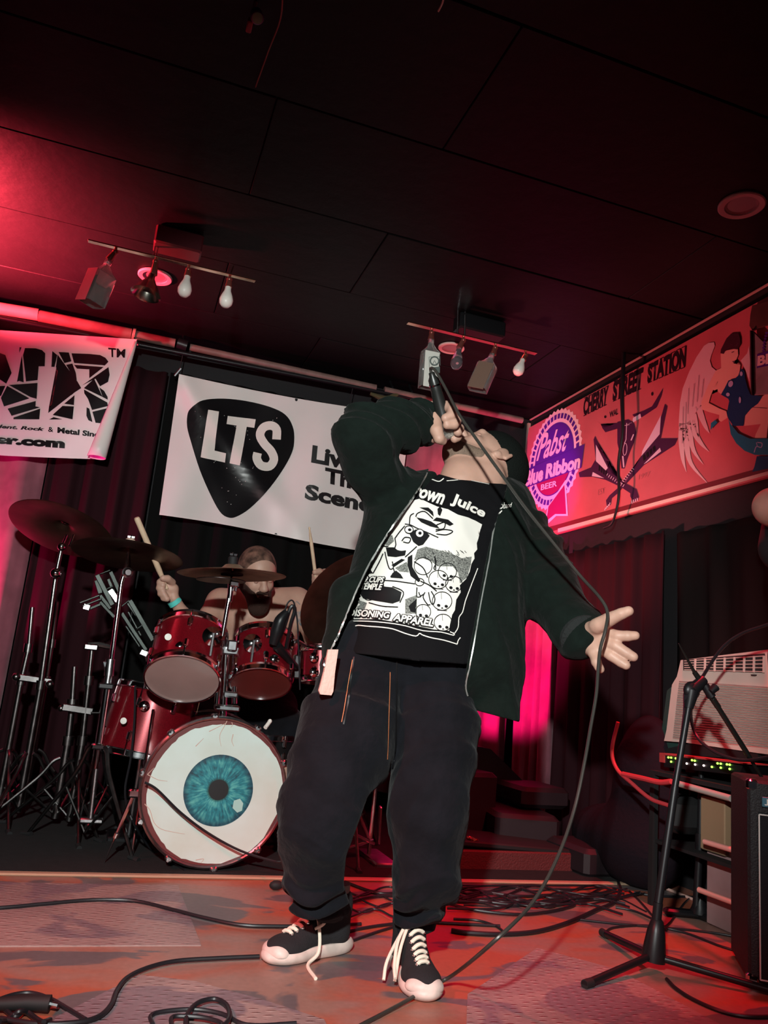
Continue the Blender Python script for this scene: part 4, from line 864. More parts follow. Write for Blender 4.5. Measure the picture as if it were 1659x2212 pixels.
# open hand, palm to the camera
F_ = lambda x, y, Y, r: B(x, y, Y, r)
oh = [[F_(1290, 1352, 1.93, 17), F_(1316, 1338, 1.89, 15), F_(1342, 1326, 1.86, 12.5), F_(1358, 1320, 1.85, 11)],
      [F_(1312, 1368, 1.93, 13), F_(1334, 1374, 1.90, 12.5), F_(1356, 1374, 1.88, 11.5), F_(1372, 1373, 1.87, 10)],
      [F_(1308, 1388, 1.93, 13), F_(1330, 1395, 1.90, 12.5), F_(1354, 1411, 1.88, 11.5), F_(1368, 1419, 1.87, 10.5)],
      [F_(1300, 1402, 1.94, 12.5), F_(1320, 1416, 1.91, 12), F_(1342, 1431, 1.89, 11), F_(1352, 1437, 1.88, 10)],
      [F_(1284, 1412, 1.95, 12), F_(1288, 1430, 1.93, 11), F_(1294, 1442, 1.92, 9.5), F_(1297, 1446, 1.92, 9)]]
opalm = [(F_(1278, 1362, 1.97, 18), F_(1312, 1368, 1.93, 15)), (F_(1276, 1384, 1.98, 19), F_(1310, 1388, 1.93, 15)), (F_(1276, 1398, 1.98, 18), F_(1300, 1402, 1.94, 14)), (F_(1270, 1385, 2.0, 24), F_(1282, 1410, 1.95, 13)), (F_(1280, 1360, 1.96, 18), F_(1294, 1350, 1.92, 15))]
ohd = hand(oh, opalm)
# hand round the microphone
mtail, mhead = P(934, 812, 2.25), P(966, 932, 2.31); mdir = nrm(mhead - mtail)
mh = [[F_(950, 880, 2.34, 13), F_(966, 878, 2.28, 12.5), F_(978, 886, 2.245, 12), F_(974, 898, 2.235, 10.5), F_(962, 903, 2.235, 9.5)],
      [F_(954, 896, 2.34, 13), F_(972, 898, 2.29, 13), F_(985, 908, 2.25, 12), F_(981, 917, 2.24, 10.5), F_(966, 918, 2.24, 9.5)],
      [F_(960, 914, 2.36, 12), F_(978, 918, 2.31, 12), F_(992, 926, 2.275, 11), F_(989, 933, 2.27, 10)],
      [F_(962, 930, 2.38, 11), F_(976, 936, 2.33, 10.5), F_(988, 944, 2.30, 9.5), F_(982, 948, 2.30, 9)],
      [F_(938, 905, 2.31, 17), F_(943, 930, 2.28, 14), F_(949, 947, 2.27, 12), F_(956, 952, 2.28, 10)]]
mpalm = [(F_(936, 888, 2.36, 22), F_(944, 925, 2.36, 24)), (F_(938, 885, 2.34, 18), F_(940, 938, 2.33, 20)), (F_(930, 895, 2.36, 18), F_(932, 925, 2.36, 17)), (F_(950, 885, 2.36, 14), F_(960, 930, 2.37, 14))]
mhd = hand(mh, mpalm)
arms = chain(B(860, 1085, 2.44, 42), B(792, 945, 2.30, 36), B(925, 912, 2.36, 22)) + chain(B(1110, 1110, 2.46, 42), B(1190, 1270, 2.2, 34), B(1268, 1380, 2.0, 20))
T1 = PF(572, 2082); H1 = T1 + nrm(PF(735, 2052) - T1) * .285; T2 = PF(922, 2168); H2 = T2 + nrm(np.array([.13, 1, 0])) * .285
AK1 = (H1 * .78 + T1 * .22 + np.array([0, 0, .13]), .030); AK2 = (H2 * .78 + T2 * .22 + np.array([0, 0, .13]), .030)
legs = chain(B(790, 1450, 2.26, 75), B(700, 1730, 2.14, 50), B(688, 1900, 2.20, 34), AK1) + chain(B(950, 1450, 2.26, 75), B(925, 1740, 2.08, 50), B(922, 1900, 2.10, 34), AK2)
legs += chain(AK1, (T1 * .25 + H1 * .75 + np.array([0, 0, .05]), .024), (T1 * .6 + H1 * .4 + np.array([0, 0, .04]), .018)) + chain(AK2, (T2 * .25 + H2 * .75 + np.array([0, 0, .05]), .024), (T2 * .6 + H2 * .4 + np.array([0, 0, .04]), .018))
trunk = [cap(B(820, 1440, 2.27, 85), B(900, 1150, 2.44, 70)), cap(B(930, 1440, 2.27, 85), B(1040, 1140, 2.46, 70)), cap(B(870, 1100, 2.45, 50), B(1100, 1110, 2.47, 50))]
hd = uni([uni(fs, .016), uni(neck, .03)], .022)
def body(p):
    d = smin(hd(p), uni(ears, .004)(p), .006)
    # lips parted, eye sockets
    for s in (1, -1): d = np.maximum(d, -ell(H(.098, .032 * s, .006), (.014, .016, .010), HR)(p) * 1.0) if False else d
    t = uni(trunk + arms + legs, .03)(p); d = smin(d, t, .02)
    for g in (ohd, mhd):
        x = g[-1](p)
        for q in g[:-1]: x = smin(x, q(p), .0045)
        d = smin(d, x, .010)
    return d
ob, V_, Q_ = sdf_obj('body', body, P(720, 1100, 2.1) * 0 + np.array([.20, 1.75, -.02]), np.array([1.55, 2.72, 1.72]), .0036, skin, sg)
# crown hidden by beanie; hood hanging behind
beanie = uni([ell(H(-.022, 0, .055), (.108 * HS, .092 * HS, .092 * HS), HR)], .02)
cut_b = lambda p: -((p - H(0, 0, -.006).astype(np.float32)) @ nrm(hu * .93 - hf * .30).astype(np.float32))
sdf_obj('beanie', lambda p: np.maximum(np.maximum(beanie(p), cut_b(p)), -ell(H(-.01, 0, .02), (.094 * HS, .074 * HS, .090 * HS), HR)(p)), hc - .2, hc + .22, .005, mat('black_beanie_knit', (.007, .009, .008), .95, bump=.5, bs=200, spec=.1), sg)
sdf_obj('stubble', lambda p: np.maximum(hd(p) - .0018, uni([cap((H(.02, -.065, -.075), .022), (H(.07, -.02, -.11), .032)), cap((H(.07, 0, -.10), .046), (H(.09, 0, -.07), .030)), cap((H(.02, .065, -.075), .022), (H(.07, .02, -.11), .032))], .01)(p)), hc - .2, hc + .15, .0036, stubble, sg)
# eyes, closed-down lids are not visible: eyeballs set in the sockets
for s in (1, -1):
    MB().ball(H(.072, .031 * s, .004), .0135, 14).go('closed_eye', mat('eyelid_skin', (.50, .28, .22), .5), sg)
# ---- shirt
sh_fs = [cap(B(905, 1125, 2.42, 82), B(828, 1460, 2.20, 96)), cap(B(1035, 1115, 2.44, 84), B(965, 1460, 2.20, 88)), cap(B(970, 1100, 2.42, 84), B(905, 1460, 2.19, 96)), cap(B(930, 1092, 2.44, 50), B(1072, 1086, 2.45, 48))]
shu = uni(sh_fs, .04)
ctop = poly2d([(700, 1060), (900, 1058), (948, 1024), (990, 1036), (1040, 1040), (1092, 1044), (1150, 1060), (1200, 1300), (1015, 1436), (900, 1428), (735, 1408), (600, 1300)])
def shirt(p):
    d = shu(p) - wr(p, (.5, .2, .9), 34, .004) * .6 - wr(p, (.9, 0, .2), 22, .004, 2) * .5
    x, y = projn(p); return np.maximum(d, ctop(x, y) * .0013)
os_, Vs, Qs = sdf_obj('tee_shirt', shirt, *bounds([B(905, 1060, 2.4, 95), B(1060, 1080, 2.44, 100), B(838, 1440, 2.2, 115), B(1000, 1400, 2.2, 115)]), .005, shirtm, sg, relax=3)
TSH = Target(Vs, Qs)
# ---- hoodie
jt = [cap(B(890, 1130, 2.42, 104), B(812, 1440, 2.22, 108)), cap(B(1052, 1120, 2.43, 100), B(1020, 1420, 2.19, 104)), cap(B(970, 1120, 2.43, 100), B(915, 1440, 2.23, 110)), cap(B(905, 1085, 2.47, 66), B(1085, 1095, 2.48, 66)),
      cap(B(1072, 1380, 2.2, 54), B(1066, 1560, 2.13, 56)), cap(B(1040, 1380, 2.22, 60), B(1052, 1545, 2.18, 52)), cap(B(762, 1290, 2.28, 50), B(746, 1400, 2.22, 44))]
ja = [uni(chain(B(868, 1098, 2.46, 66), B(800, 1010, 2.36, 60), B(788, 942, 2.30, 64), B(850, 922, 2.32, 58), B(905, 915, 2.355, 50)), .02)]
jb = [uni(chain(B(1090, 1118, 2.48, 70), B(1150, 1200, 2.34, 66), B(1190, 1285, 2.2, 66), B(1238, 1355, 2.06, 55), B(1256, 1376, 2.02, 48)), .02)]
hood = [cap(B(1070, 1020, 2.62, 46), B(1090, 1075, 2.56, 50)), cap(B(1058, 965, 2.66, 44), B(1080, 1035, 2.60, 46))]
col_ = [cap(B(932, 1030, 2.38, 13), B(905, 1052, 2.35, 15)), cap(B(1096, 1040, 2.42, 15), B(1086, 1085, 2.37, 12))]
opening = poly2d([(930, 1006), (914, 1040), (893, 1076), (868, 1112), (838, 1156), (808, 1206), (782, 1256), (758, 1312), (738, 1362), (722, 1396), (708, 1420), (690, 1700), (1003, 1700), (1001, 1500), (1008, 1440), (1018, 1380), (1030, 1320), (1044, 1240), (1056, 1180), (1070, 1130), (1086, 1086), (1096, 1048), (1088, 1000), (1010, 980)])
keep = poly2d([(640, 840), (640, 1390), (700, 1424), (860, 1432), (1000, 1478), (1006, 1506), (1030, 1535), (1122, 1560), (1180, 1500), (1400, 1560), (1400, 840)])
def ysp(x, y): return 2.30 + np.clip((1400 - y) / 300, 0, 1) * .20
def jacket(p):
    x, y = projn(p)
    t = uni(jt, .035)(p) - wr(p, (.95, .1, .15), 38, .009, 1)
    a = uni([uni(ja, .01)], 0)(p) - (wr(p, (.55, .3, .75), 70, .017, 2) - .006); b_ = jb[0](p) - (wr(p, (.5, -.5, -.7), 46, .015, 3) - .005)
    d = smin(smin(t, a, .018), b_, .018); d = smin(d, uni(hood, .03)(p), .02)
    op = np.maximum(opening(x, y) * .0013, p[:, 1] - ysp(x, y))
    d = np.maximum(d, -op)
    nk = uni(neck, .02)(p) - .012; d = np.maximum(d, -nk)
    d = smin(d, uni(col_, .01)(p), .008)
    d = np.maximum(d, -(uni([ell(H(-.02, 0, .01), (.115, .098, .12), HR), hd], .01)(p) - .004))
    return np.maximum(d, keep(x, y) * .0013)
oj, Vj, Qj = sdf_obj('hoodie', jacket, *bounds([B(790, 940, 2.3, 90), B(1260, 1380, 2.0, 80), B(1060, 1560, 2.1, 90), B(1090, 1080, 2.62, 70), B(740, 1420, 2.25, 90), B(900, 1420, 2.40, 150)]), .0052, jacketm, sg, relax=2)
TJ = Target(Vj, Qj)
# cuffs
for nm, a, b_ in (('cuff', B(903, 916, 2.355, 46), B(922, 913, 2.36, 42)), ('cuff', B(1250, 1370, 2.03, 50), B(1264, 1382, 2.0, 42))):
    MB().tube([a[0], (a[0] + b_[0]) / 2, b_[0]], [a[1] * .96, a[1] * 1.02, b_[1]], 24, 3, caps=True).go(nm, mat('ribbed_cuff', (.012, .014, .014), .95, bump=.6, bs=120), oj)
zipm = mat('zip_metal', (.45, .47, .45), .35, .6)
Ink(TJ, .002, 8).line([(926, 1016), (912, 1042), (890, 1078), (864, 1114), (834, 1158), (804, 1208), (778, 1258), (754, 1314), (734, 1364), (718, 1398), (706, 1418)], 2.6, 4).go('zip', zipm, oj)
Ink(TJ, .002, 8).line([(1092, 1060), (1078, 1104), (1066, 1150), (1058, 1200), (1047, 1260), (1036, 1320), (1024, 1390), (1014, 1440), (1007, 1480), (1010, 1503)], 2.6, 4).go('zip', zipm, oj)
hp = Ink(TJ, .0025, 6); q_ = [(1072, 1100), (1116, 1086), (1118, 1098), (1074, 1122)]
hp.text('Myo', [(1068, 1084), (1088, 1082), (1086, 1106), (1066, 1108)], .02, .3).text('band', [(1088, 1086), (1106, 1086), (1105, 1096), (1087, 1100)], .0, .2).line([(1070, 1106), (1076, 1112), (1084, 1104)], 2)
hp.go('chest_print', whiteink, oj)
MB().tube([P(706, 1420, 2.10), P(700, 1436, 2.09), P(708, 1444, 2.09), P(701, 1450, 2.09)], [.004, .006, .006, .004], 8, 3).go('zip_pull', dullchrome, oj)
# beige strap hanging at the hip
stp = [P(709, 1403, 2.085), P(731, 1403, 2.085), P(724, 1450, 2.08), P(720, 1494, 2.08), P(716, 1502, 2.08), P(692, 1500, 2.08), P(689, 1492, 2.08), P(700, 1450, 2.08)]
MB().prism(stp, (0, .010, 0)).go('hip_strap', mat('beige_webbing', (.62, .42, .36), .7, bump=.3, bs=120), sg, smooth=False)
# ---- tee print
ts = tr((740, 1010), 1 / 5.184)
W = Ink(TSH, .0015, 12)
W.poly(ts([(870, 350), (960, 395), (1060, 440), (1180, 470), (1290, 530), (1400, 560), (1490, 600), (1560, 640), (1540, 700), (1505, 730), (1520, 790), (1500, 850), (1505, 920), (1470, 960), (1475, 1020), (1440, 1080), (1420, 1170), (1380, 1250), (1310, 1320), (1320, 1400), (1270, 1480), (1255, 1600), (1225, 1650), (1200, 1760), (1190, 1830), (1020, 1815), (700, 1750), (400, 1700), (90, 1700), (100, 1600), (200, 1400), (190, 1300), (250, 1150), (340, 960), (420, 780), (520, 620), (640, 480), (760, 380)]))
W.go('print_ground', whiteink, os_)
G = Ink(TSH, .0025, 12)
G.poly(ts([(840, 920), (930, 890), (1080, 930), (1200, 960), (1330, 1020), (1440, 1000), (1430, 1090), (1390, 1230), (1310, 1300), (1290, 1180), (1230, 1110), (1060, 1110), (1000, 1060), (900, 1020), (800, 1040)])); G.poly(ts([(440, 790), (560, 760), (580, 830), (520, 880), (420, 850)])); G.poly(ts([(590, 1130), (720, 1060), (740, 1180), (640, 1170)]))
G.poly(ts([(160, 1480), (280, 1520), (250, 1600), (130, 1590)])); G.poly(ts([(700, 1480), (830, 1430), (830, 1640), (700, 1640)])); G.go('print_shading', greyink, os_)
K = Ink(TSH, .0035, 12)
L_ = lambda pts, w_=2.4, s=4: K.line(ts(pts), w_, s)
K.poly(ts([(825, 565), (900, 580), (990, 610), (1050, 650), (1085, 690), (980, 665), (880, 620)])); K.poly(ts([(745, 740), (820, 700), (930, 720), (975, 770), (900, 870), (850, 885), (790, 840)]))
K.poly(ts([(860, 455), (960, 455), (1010, 500), (1020, 560), (960, 500)])); K.poly(ts([(1060, 470), (1090, 440), (1115, 480), (1090, 550), (1065, 530)])); K.poly(ts([(1010, 600), (1050, 565), (1180, 590), (1240, 640), (1200, 660), (1120, 620)]))
K.poly(ts([(490, 900), (580, 900), (640, 950), (710, 940), (700, 990), (600, 1010), (510, 1000)])); K.poly(ts([(550, 1100), (660, 1030), (700, 1040), (580, 1120)])); K.poly(ts([(730, 1010), (780, 980), (780, 1120), (870, 1270), (850, 1290), (760, 1220), (725, 1100)]))
K.poly(ts([(560, 1190), (600, 1160), (650, 1200), (680, 1250), (540, 1240)])); K.poly(ts([(470, 1340), (560, 1350), (660, 1400), (640, 1500), (560, 1530), (380, 1500), (240, 1470), (200, 1400), (180, 1380), (200, 1310), (460, 1300)])); K.poly(ts([(250, 1160), (310, 1130), (350, 1190), (240, 1200)]))
K.poly(ts([(735, 1560), (830, 1470), (810, 1630), (760, 1620)]))
for a in ([(700, 640), (760, 650), (840, 690), (960, 740), (1070, 790)], [(820, 560), (840, 520), (920, 500), (1010, 580)], [(1050, 650), (1140, 620), (1130, 690), (1040, 700)], [(590, 800), (640, 730), (700, 660)], [(590, 800), (600, 870), (590, 920), (650, 945), (710, 940)], [(665, 830), (700, 790), (760, 800), (740, 850), (680, 840)],
          [(1040, 720), (1140, 700), (1230, 720), (1160, 760), (1050, 750)], [(480, 950), (500, 1050), (530, 1140), (570, 1130), (560, 1060)], [(350, 950), (300, 1060), (250, 1160)], [(350, 1190), (420, 1060), (460, 970)], [(570, 1130), (580, 1180), (540, 1230)], [(410, 830), (400, 880), (520, 890)], [(800, 1060), (900, 1130), (950, 1240)], [(750, 640), (760, 550), (800, 520)],
          [(830, 1350), (830, 1450), (880, 1450)], [(870, 1280), (960, 1320), (1050, 1390)], [(920, 1400), (900, 1460), (950, 1540), (980, 1540)], [(960, 1400), (980, 1500), (1010, 1540), (1030, 1470), (990, 1390)], [(850, 1400), (870, 1440), (910, 1420)], [(1030, 1000), (1045, 1070), (1020, 1130), (1040, 1140), (1030, 1000)],
          [(440, 1270), (600, 1280), (810, 1310)], [(560, 1340), (680, 1400), (640, 1520)], [(830, 890), (700, 1010)], [(300, 1520), (450, 1560), (620, 1570)]): L_(a)
K.ring(ts([(745, 705)])[0], 9, 8, 10, 1.8).ring(ts([(862, 745)])[0], 9, 9, 10, 1.8).ellipse(ts([(752, 708)])[0], 3.5, 3).ellipse(ts([(865, 745)])[0], 3.5, 3.5).ring(ts([(860, 1290)])[0], 9.5, 8, 0, 1.8).ring(ts([(305, 1430)])[0], 13, 12, 0, 1.5)
for (cx_, cy_, r_, eye) in ((900, 1110, 100, 0), (1070, 1260, 108, 1), (1170, 1170, 100, 1), (1240, 1310, 92, 1), (1110, 1500, 108, 1), (900, 1620, 85, 1), (1120, 1740, 98, 1)):
    K.ring(ts([(cx_, cy_)])[0], r_ / 5.18, r_ / 5.4, 0, 1.6)
    if eye:
        for ex, ey in ((-.35, .45), (.42, .55)): K.ellipse(ts([(cx_ + ex * r_, cy_ + ey * r_)])[0], 3.6, 3.0, 20)
        K.poly(ts([(cx_, cy_ + .62 * r_), (cx_ + 14, cy_ + .8 * r_), (cx_ - 12, cy_ + .78 * r_)])); L_([(cx_ - 10, cy_ - .9 * r_), (cx_ - 5, cy_ - .2 * r_)], .8); L_([(cx_ - .5 * r_, cy_ + .95 * r_), (cx_ + .5 * r_, cy_ + 1.0 * r_)], 1.4)
rg = random.Random(9)
for _ in range(40):
    x, y = rg.uniform(860, 1380), rg.uniform(930, 1060); L_([(x, y), (x + 22, y + rg.uniform(14, 30))], .9, 0)
K.go('print_linework', blackink, os_, kind='stuff')
E2 = Ink(TSH, .0045, 12); E2.ellipse(ts([(745, 705)])[0], 8, 7).ellipse(ts([(862, 745)])[0], 8, 8); E2.go('print_eyes', whiteink, os_)
E3 = Ink(TSH, .0052, 12); E3.ellipse(ts([(752, 708)])[0], 3.5, 3).ellipse(ts([(865, 745)])[0], 3.5, 3.5).ring(ts([(745, 705)])[0], 9, 8, 10, 1.5).ring(ts([(862, 745)])[0], 9, 9, 10, 1.5); E3.go('print_pupils', blackink, os_)
# lettering: black outline under white letters
words = [('Brown', [(740, 175), (1160, 265), (1120, 440), (700, 300)], .25), ('Juice', [(1222, 280), (1600, 480), (1560, 600), (1196, 440)], .15), ('909 CUPS', [(215, 1225), (480, 1240), (465, 1310), (195, 1295)], .2), ('IS TEMPLE', [(160, 1300), (460, 1318), (446, 1385), (150, 1370)], .2),
         ('POISONING', [(50, 1585), (535, 1630), (520, 1705), (30, 1670)], .1), ('APPAREL', [(575, 1645), (1025, 1710), (1005, 1795), (560, 1725)], .1)]
ko = Ink(TSH, .0055, 14); kw = Ink(TSH, .0068, 10)
for t_, q, shr in words: [ko.text(t_, [(a + 2.3 * math.cos(k * 1.0472), b + 2.3 * math.sin(k * 1.0472)) for a, b in ts(q)], .05, shr) for k in range(6)]; kw.text(t_, ts(q), .035, shr)
ko.go('lettering_outline', blackink, os_, kind='stuff'); kw.go('lettering', whiteink, os_)
bl_ = Ink(TSH, .002, 10)
bl_.line(ts([(20, 1775), (130, 1780), (180, 1770), (280, 1780), (420, 1790), (560, 1810), (700, 1860), (820, 1890), (860, 1860), (900, 1880), (1000, 1910), (1130, 1935), (1280, 1980)]), 2.2, 3).line(ts([(1280, 1980), (1290, 1940), (1315, 1905)]), 2).line(ts([(60, 1720), (300, 1725), (520, 1745), (700, 1775), (900, 1830), (1100, 1845), (1240, 1880), (1235, 1850)]), 2, 3)
bl_.line(ts([(1250, 1860), (1290, 1790), (1300, 1680), (1340, 1620), (1370, 1500), (1400, 1420), (1460, 1260), (1510, 1130)]), 2, 3).line(ts([(1240, 1860), (1200, 1840)]), 2)
bl_.line(ts([(1165, 152), (1330, 140)]), 1.6).line(ts([(1000, 135), (1080, 160), (1135, 125)]), 2.2).line(ts([(1440, 150), (1640, 190)]), 1.2)
bl_.go('print_border', whiteink, os_)
# ---- trousers
lt_ = [cap(B(795, 1440, 2.27, 96), B(745, 1600, 2.18, 108)), cap(B(745, 1600, 2.18, 108), B(698, 1760, 2.14, 98)), cap(B(698, 1760, 2.14, 98), B(686, 1900, 2.19, 74)), cap(B(686, 1900, 2.19, 70), (AK1[0] + np.array([-.005, 0, .03]), .078))]
rt_ = [cap(B(935, 1440, 2.26, 98), B(935, 1600, 2.16, 96)), cap(B(935, 1600, 2.16, 96), B(926, 1760, 2.08, 84)), cap(B(926, 1760, 2.08, 84), B(920, 1900, 2.10, 72)), cap(B(920, 1900, 2.10, 70), (AK2[0] + np.array([0, 0, .03]), .080))]
waist = [cap(B(800, 1430, 2.27, 96), B(960, 1430, 2.27, 96))]
pk_ = poly2d([(560, 1300), (1200, 1300), (1200, 2010), (985, 2030), (975, 2048), (930, 2062), (868, 2050), (850, 1990), (845, 1850), (834, 1760), (826, 1690), (795, 1720), (770, 1790), (748, 1850), (742, 1910), (758, 1960), (748, 2010), (700, 2014), (640, 1998), (600, 1960), (560, 1800)])
def trous(p):
    l = uni(lt_, .02)(p) - wr(p, (.45, .2, .85), 34, .013, 1) - wr(p, (.8, .1, .4), 26, .008, 3) + .007; r_ = uni(rt_, .02)(p) - wr(p, (-.45, .2, .85), 32, .013, 2) - wr(p, (.9, .1, .2), 26, .008, 5) + .007
    z = p[:, 2]; cuff = .012 * np.exp(-((z - .16) / .07) ** 2) * np.sin(z * 95 + 2.6 * np.sin(p[:, 0] * 26) + 2 * np.sin(p[:, 1] * 31))
    d = smin(l, r_, .012) - cuff; d = smin(d, uni(waist, .02)(p), .03)
    x, y = projn(p); return np.maximum(d, pk_(x, y) * .0013)
op_, Vp, Qp = sdf_obj('trousers', trous, *bounds([B(745, 1600, 2.18, 130), B(935, 1600, 2.16, 120), B(700, 2000, 2.24, 100), B(915, 2040, 2.12, 90), B(800, 1400, 2.27, 110), B(960, 1400, 2.27, 110), B(926, 1760, 2.08, 110), B(698, 1760, 2.12, 125)]), .0056, pantsm, sg, relax=2)
TPN = Target(Vp, Qp); om = mat('orange_stitch', (.55, .18, .07), .6)
Ink(TPN, .002, 8).line([(762, 1425), (752, 1480), (744, 1530), (738, 1560)], 1.4, 3).go('stitching', om, op_)
Ink(TPN, .002, 8).line([(842, 1452), (840, 1520), (838, 1580), (836, 1640)], 1.4, 3).go('stitching', om, op_)
Ink(TPN, .003, 8).line([(856, 1422), (855, 1500), (853, 1600), (850, 1660)], 3, 3).line([(765, 1420), (758, 1470), (752, 1520), (742, 1565)], 3, 3).go('seam', blackink, op_)
# ---- sneakers
rubw = mat('worn_white_rubber', (.74, .60, .54), .5, var=.25, vs=25); canv = mat('black_canvas', (.012, .011, .013), .9, bump=.3, bs=300); lace = mat('cream_lace', (.80, .70, .58), .8)
def sneaker(label, toe, heel, ank, wd, lift=0.0):
    toe = np.array([toe[0], toe[1], 0]); heel = np.array([heel[0], heel[1], 0]); f = nrm(toe - heel); L = np.linalg.norm(toe - heel); s = np.cross([0, 0, 1], f); R = np.stack([f, s, [0, 0, 1]])
    Wp = lambda a, b, c: heel + f * a * L + s * b * wd + np.array([0, 0, c])
    g = bpy.data.objects.new('sneaker', None); COL.objects.link(g); g.parent = sg; g.location = [float(x) for x in (heel - ORG[sg.name])]; ORG[g.name] = heel; g['label'] = label
    sole = uni([ell(Wp(.76, 0, .018), (L * .27, wd * .52, .028), R), ell(Wp(.22, 0, .018), (L * .25, wd * .42, .032), R), ell(Wp(.5, 0, .018), (L * .35, wd * .42, .032), R)], .02)
    sdf_obj('rubber_sole', lambda p: np.maximum(np.maximum(sole(p), -p[:, 2] + .001), p[:, 2] - .034 - .004 * np.clip((p - heel.astype(np.float32)) @ f.astype(np.float32) / L - .7, 0, 1) * 3), np.minimum(toe, heel) - .09, np.maximum(toe, heel) + np.array([.09, .09, .12]), .003, rubw, g)
    up = uni([ell(Wp(.76, 0, .032), (L * .235, wd * .47, .034), R), cap((Wp(.62, 0, .045), wd * .34), (Wp(.20, 0, .055), wd * .36)), cap((Wp(.52, 0, .075), wd * .26), (Wp(.22, 0, .12), wd * .40)), cap((Wp(.20, 0, .05), wd * .38), (Wp(.20, 0, .135), wd * .40))], .02)
    ou, Vu, Qu = sdf_obj('canvas_upper', lambda p: np.maximum(up(p), -p[:, 2] + .02), np.minimum(toe, heel) - .09, np.maximum(toe, heel) + np.array([.09, .09, .2]), .003, canv, g)
    tc_ = ell(Wp(.885, 0, .026), (L * .12, wd * .46, .028), R); sdf_obj('toe_cap', lambda p: np.maximum(np.maximum(tc_(p), -p[:, 2] + .02), -((p - Wp(.835, 0, 0).astype(np.float32)) @ f.astype(np.float32)) - .0), np.minimum(toe, heel) - .09, np.maximum(toe, heel) + np.array([.09, .09, .12]), .003, rubw, g)
    bt = BVHTree.FromPolygons([tuple(map(float, v)) for v in Vu], [tuple(int(i) for i in q) for q in Qu])
    def onup(a, b, off=.003):
        o_ = Wp(a, b * .0, .03) + s * b * wd * .2; q = Wp(a, b, .03); tgt = Wp(a, b * 1.1, .25); h = bt.ray_cast(Vector(tgt), Vector(nrm(Wp(a, b * .45, .02) - tgt)))
        return np.array(h[0]) + np.array(h[1]) * off if h[0] is not None else Wp(a, b, .09)
    for k in range(8):
        a = .79 - k * .058; q0 = onup(a, -.23); q1 = onup(a - .03, .23); mid = onup(a - .015, 0, .007)
        MB().tube([q0, (q0 + mid) / 2 + np.array([0, 0, .002]), mid, (q1 + mid) / 2 + np.array([0, 0, .002]), q1], .0052, 8, 4).go('lace', lace, g)
        for q in (q0, q1): MB().lathe(q - np.array([0, 0, .002]), (0, 0, 1), [(.003, 0), (.0055, 0), (.0055, .003), (.003, .003)], 12).go('eyelet', chrome, g)
    return g, Wp, onup
c1 = PF(574, 2076); h1_ = PF(722, 2070, .0)
g1, W1, O1 = sneaker('right sneaker with long untied lace, pointing left', T1, H1, None, .104)
MB().tube([O1(.46, 0, .012), W1(.52, .40, .085), W1(.56, .62, .03), PF(665, 2085, .008), PF(682, 2114, .004)], .0048, 8, 6).go('loose_lace', lace, g1)
MB().tube([O1(.44, 0, .01), W1(.40, .3, .13), W1(.5, .55, .10), W1(.55, .35, .08)], .0042, 8, 6).tube([O1(.40, 0, .01), W1(.28, -.25, .14), W1(.36, -.42, .11)], .0042, 8, 6).go('lace_bow', lace, g1)
c2 = PF(922, 2166); g2, W2, O2 = sneaker('left sneaker with a cream lace bow, pointing at the camera', T2, H2, None, .108)
MB().tube([O2(.36, 0, .012), W2(.44, -.30, .12), W2(.54, -.50, .09), W2(.66, -.60, .05), W2(.76, -.62, .03)], .0046, 8, 6).tube([O2(.36, 0, .012), W2(.46, -.22, .125), W2(.58, -.44, .08), W2(.72, -.60, .02)], .0044, 8, 6).tube([O2(.34, 0, .012), W2(.42, -.38, .10), W2(.55, -.72, .05), W2(.64, -.82, .014)], .0044, 8, 6).go('lace_bow', lace, g2)
for q in (((AK1[0] + np.array([0, 0, 0.05]), .036), (AK1[0] - np.array([0, 0, .03]), .038)), ((AK2[0] + np.array([0, 0, .05]), .036), (AK2[0] - np.array([0, 0, .03]), .038))): MB().tube([q[0][0], q[1][0]], [q[0][1], q[1][1]], 16).go('sock', mat('grey_sock', (.25, .22, .2), .9), sg)
# ---- microphone
mi = thing('microphone', 'black handheld microphone with chrome grille at the mouth of the singer', 'microphone', mtail)
mr = RP(mhead, 15)
MB().lathe(mtail, mdir, [(.007, -.012), (.010, -.010), (.0105, 0), (mr * .75, .012), (mr * .80, .05), (mr * 1.0, np.linalg.norm(mhead - mtail) * .72), (mr * 1.25, np.linalg.norm(mhead - mtail) * .82)], 28).go('mic_handle', mat('black_mic_paint', (.014, .015, .014), .35), mi)
MB().lathe(mtail, mdir, [(mr * .82, .028), (mr * .86, .028), (mr * .86, .033), (mr * .82, .033)], 28).go('ring', chrome, mi)
Lm = np.linalg.norm(mhead - mtail)
gr = MB().lathe(mtail, mdir, [(mr * 1.2, Lm * .80), (mr * 1.5, Lm * .86), (mr * 1.62, Lm * .93), (mr * 1.5, Lm * 1.02), (mr * 1.0, Lm * 1.10), (mr * .3, Lm * 1.13)], 32).go('grille', mat('mesh_chrome', (.5, .5, .46), .35, .9, bump=1, bs=420), mi)
MB().lathe(mtail, mdir, [(mr * 1.62, Lm * .915), (mr * 1.70, Lm * .915), (mr * 1.70, Lm * .945), (mr * 1.62, Lm * .945)], 32).go('grille_band', dullchrome, mi)
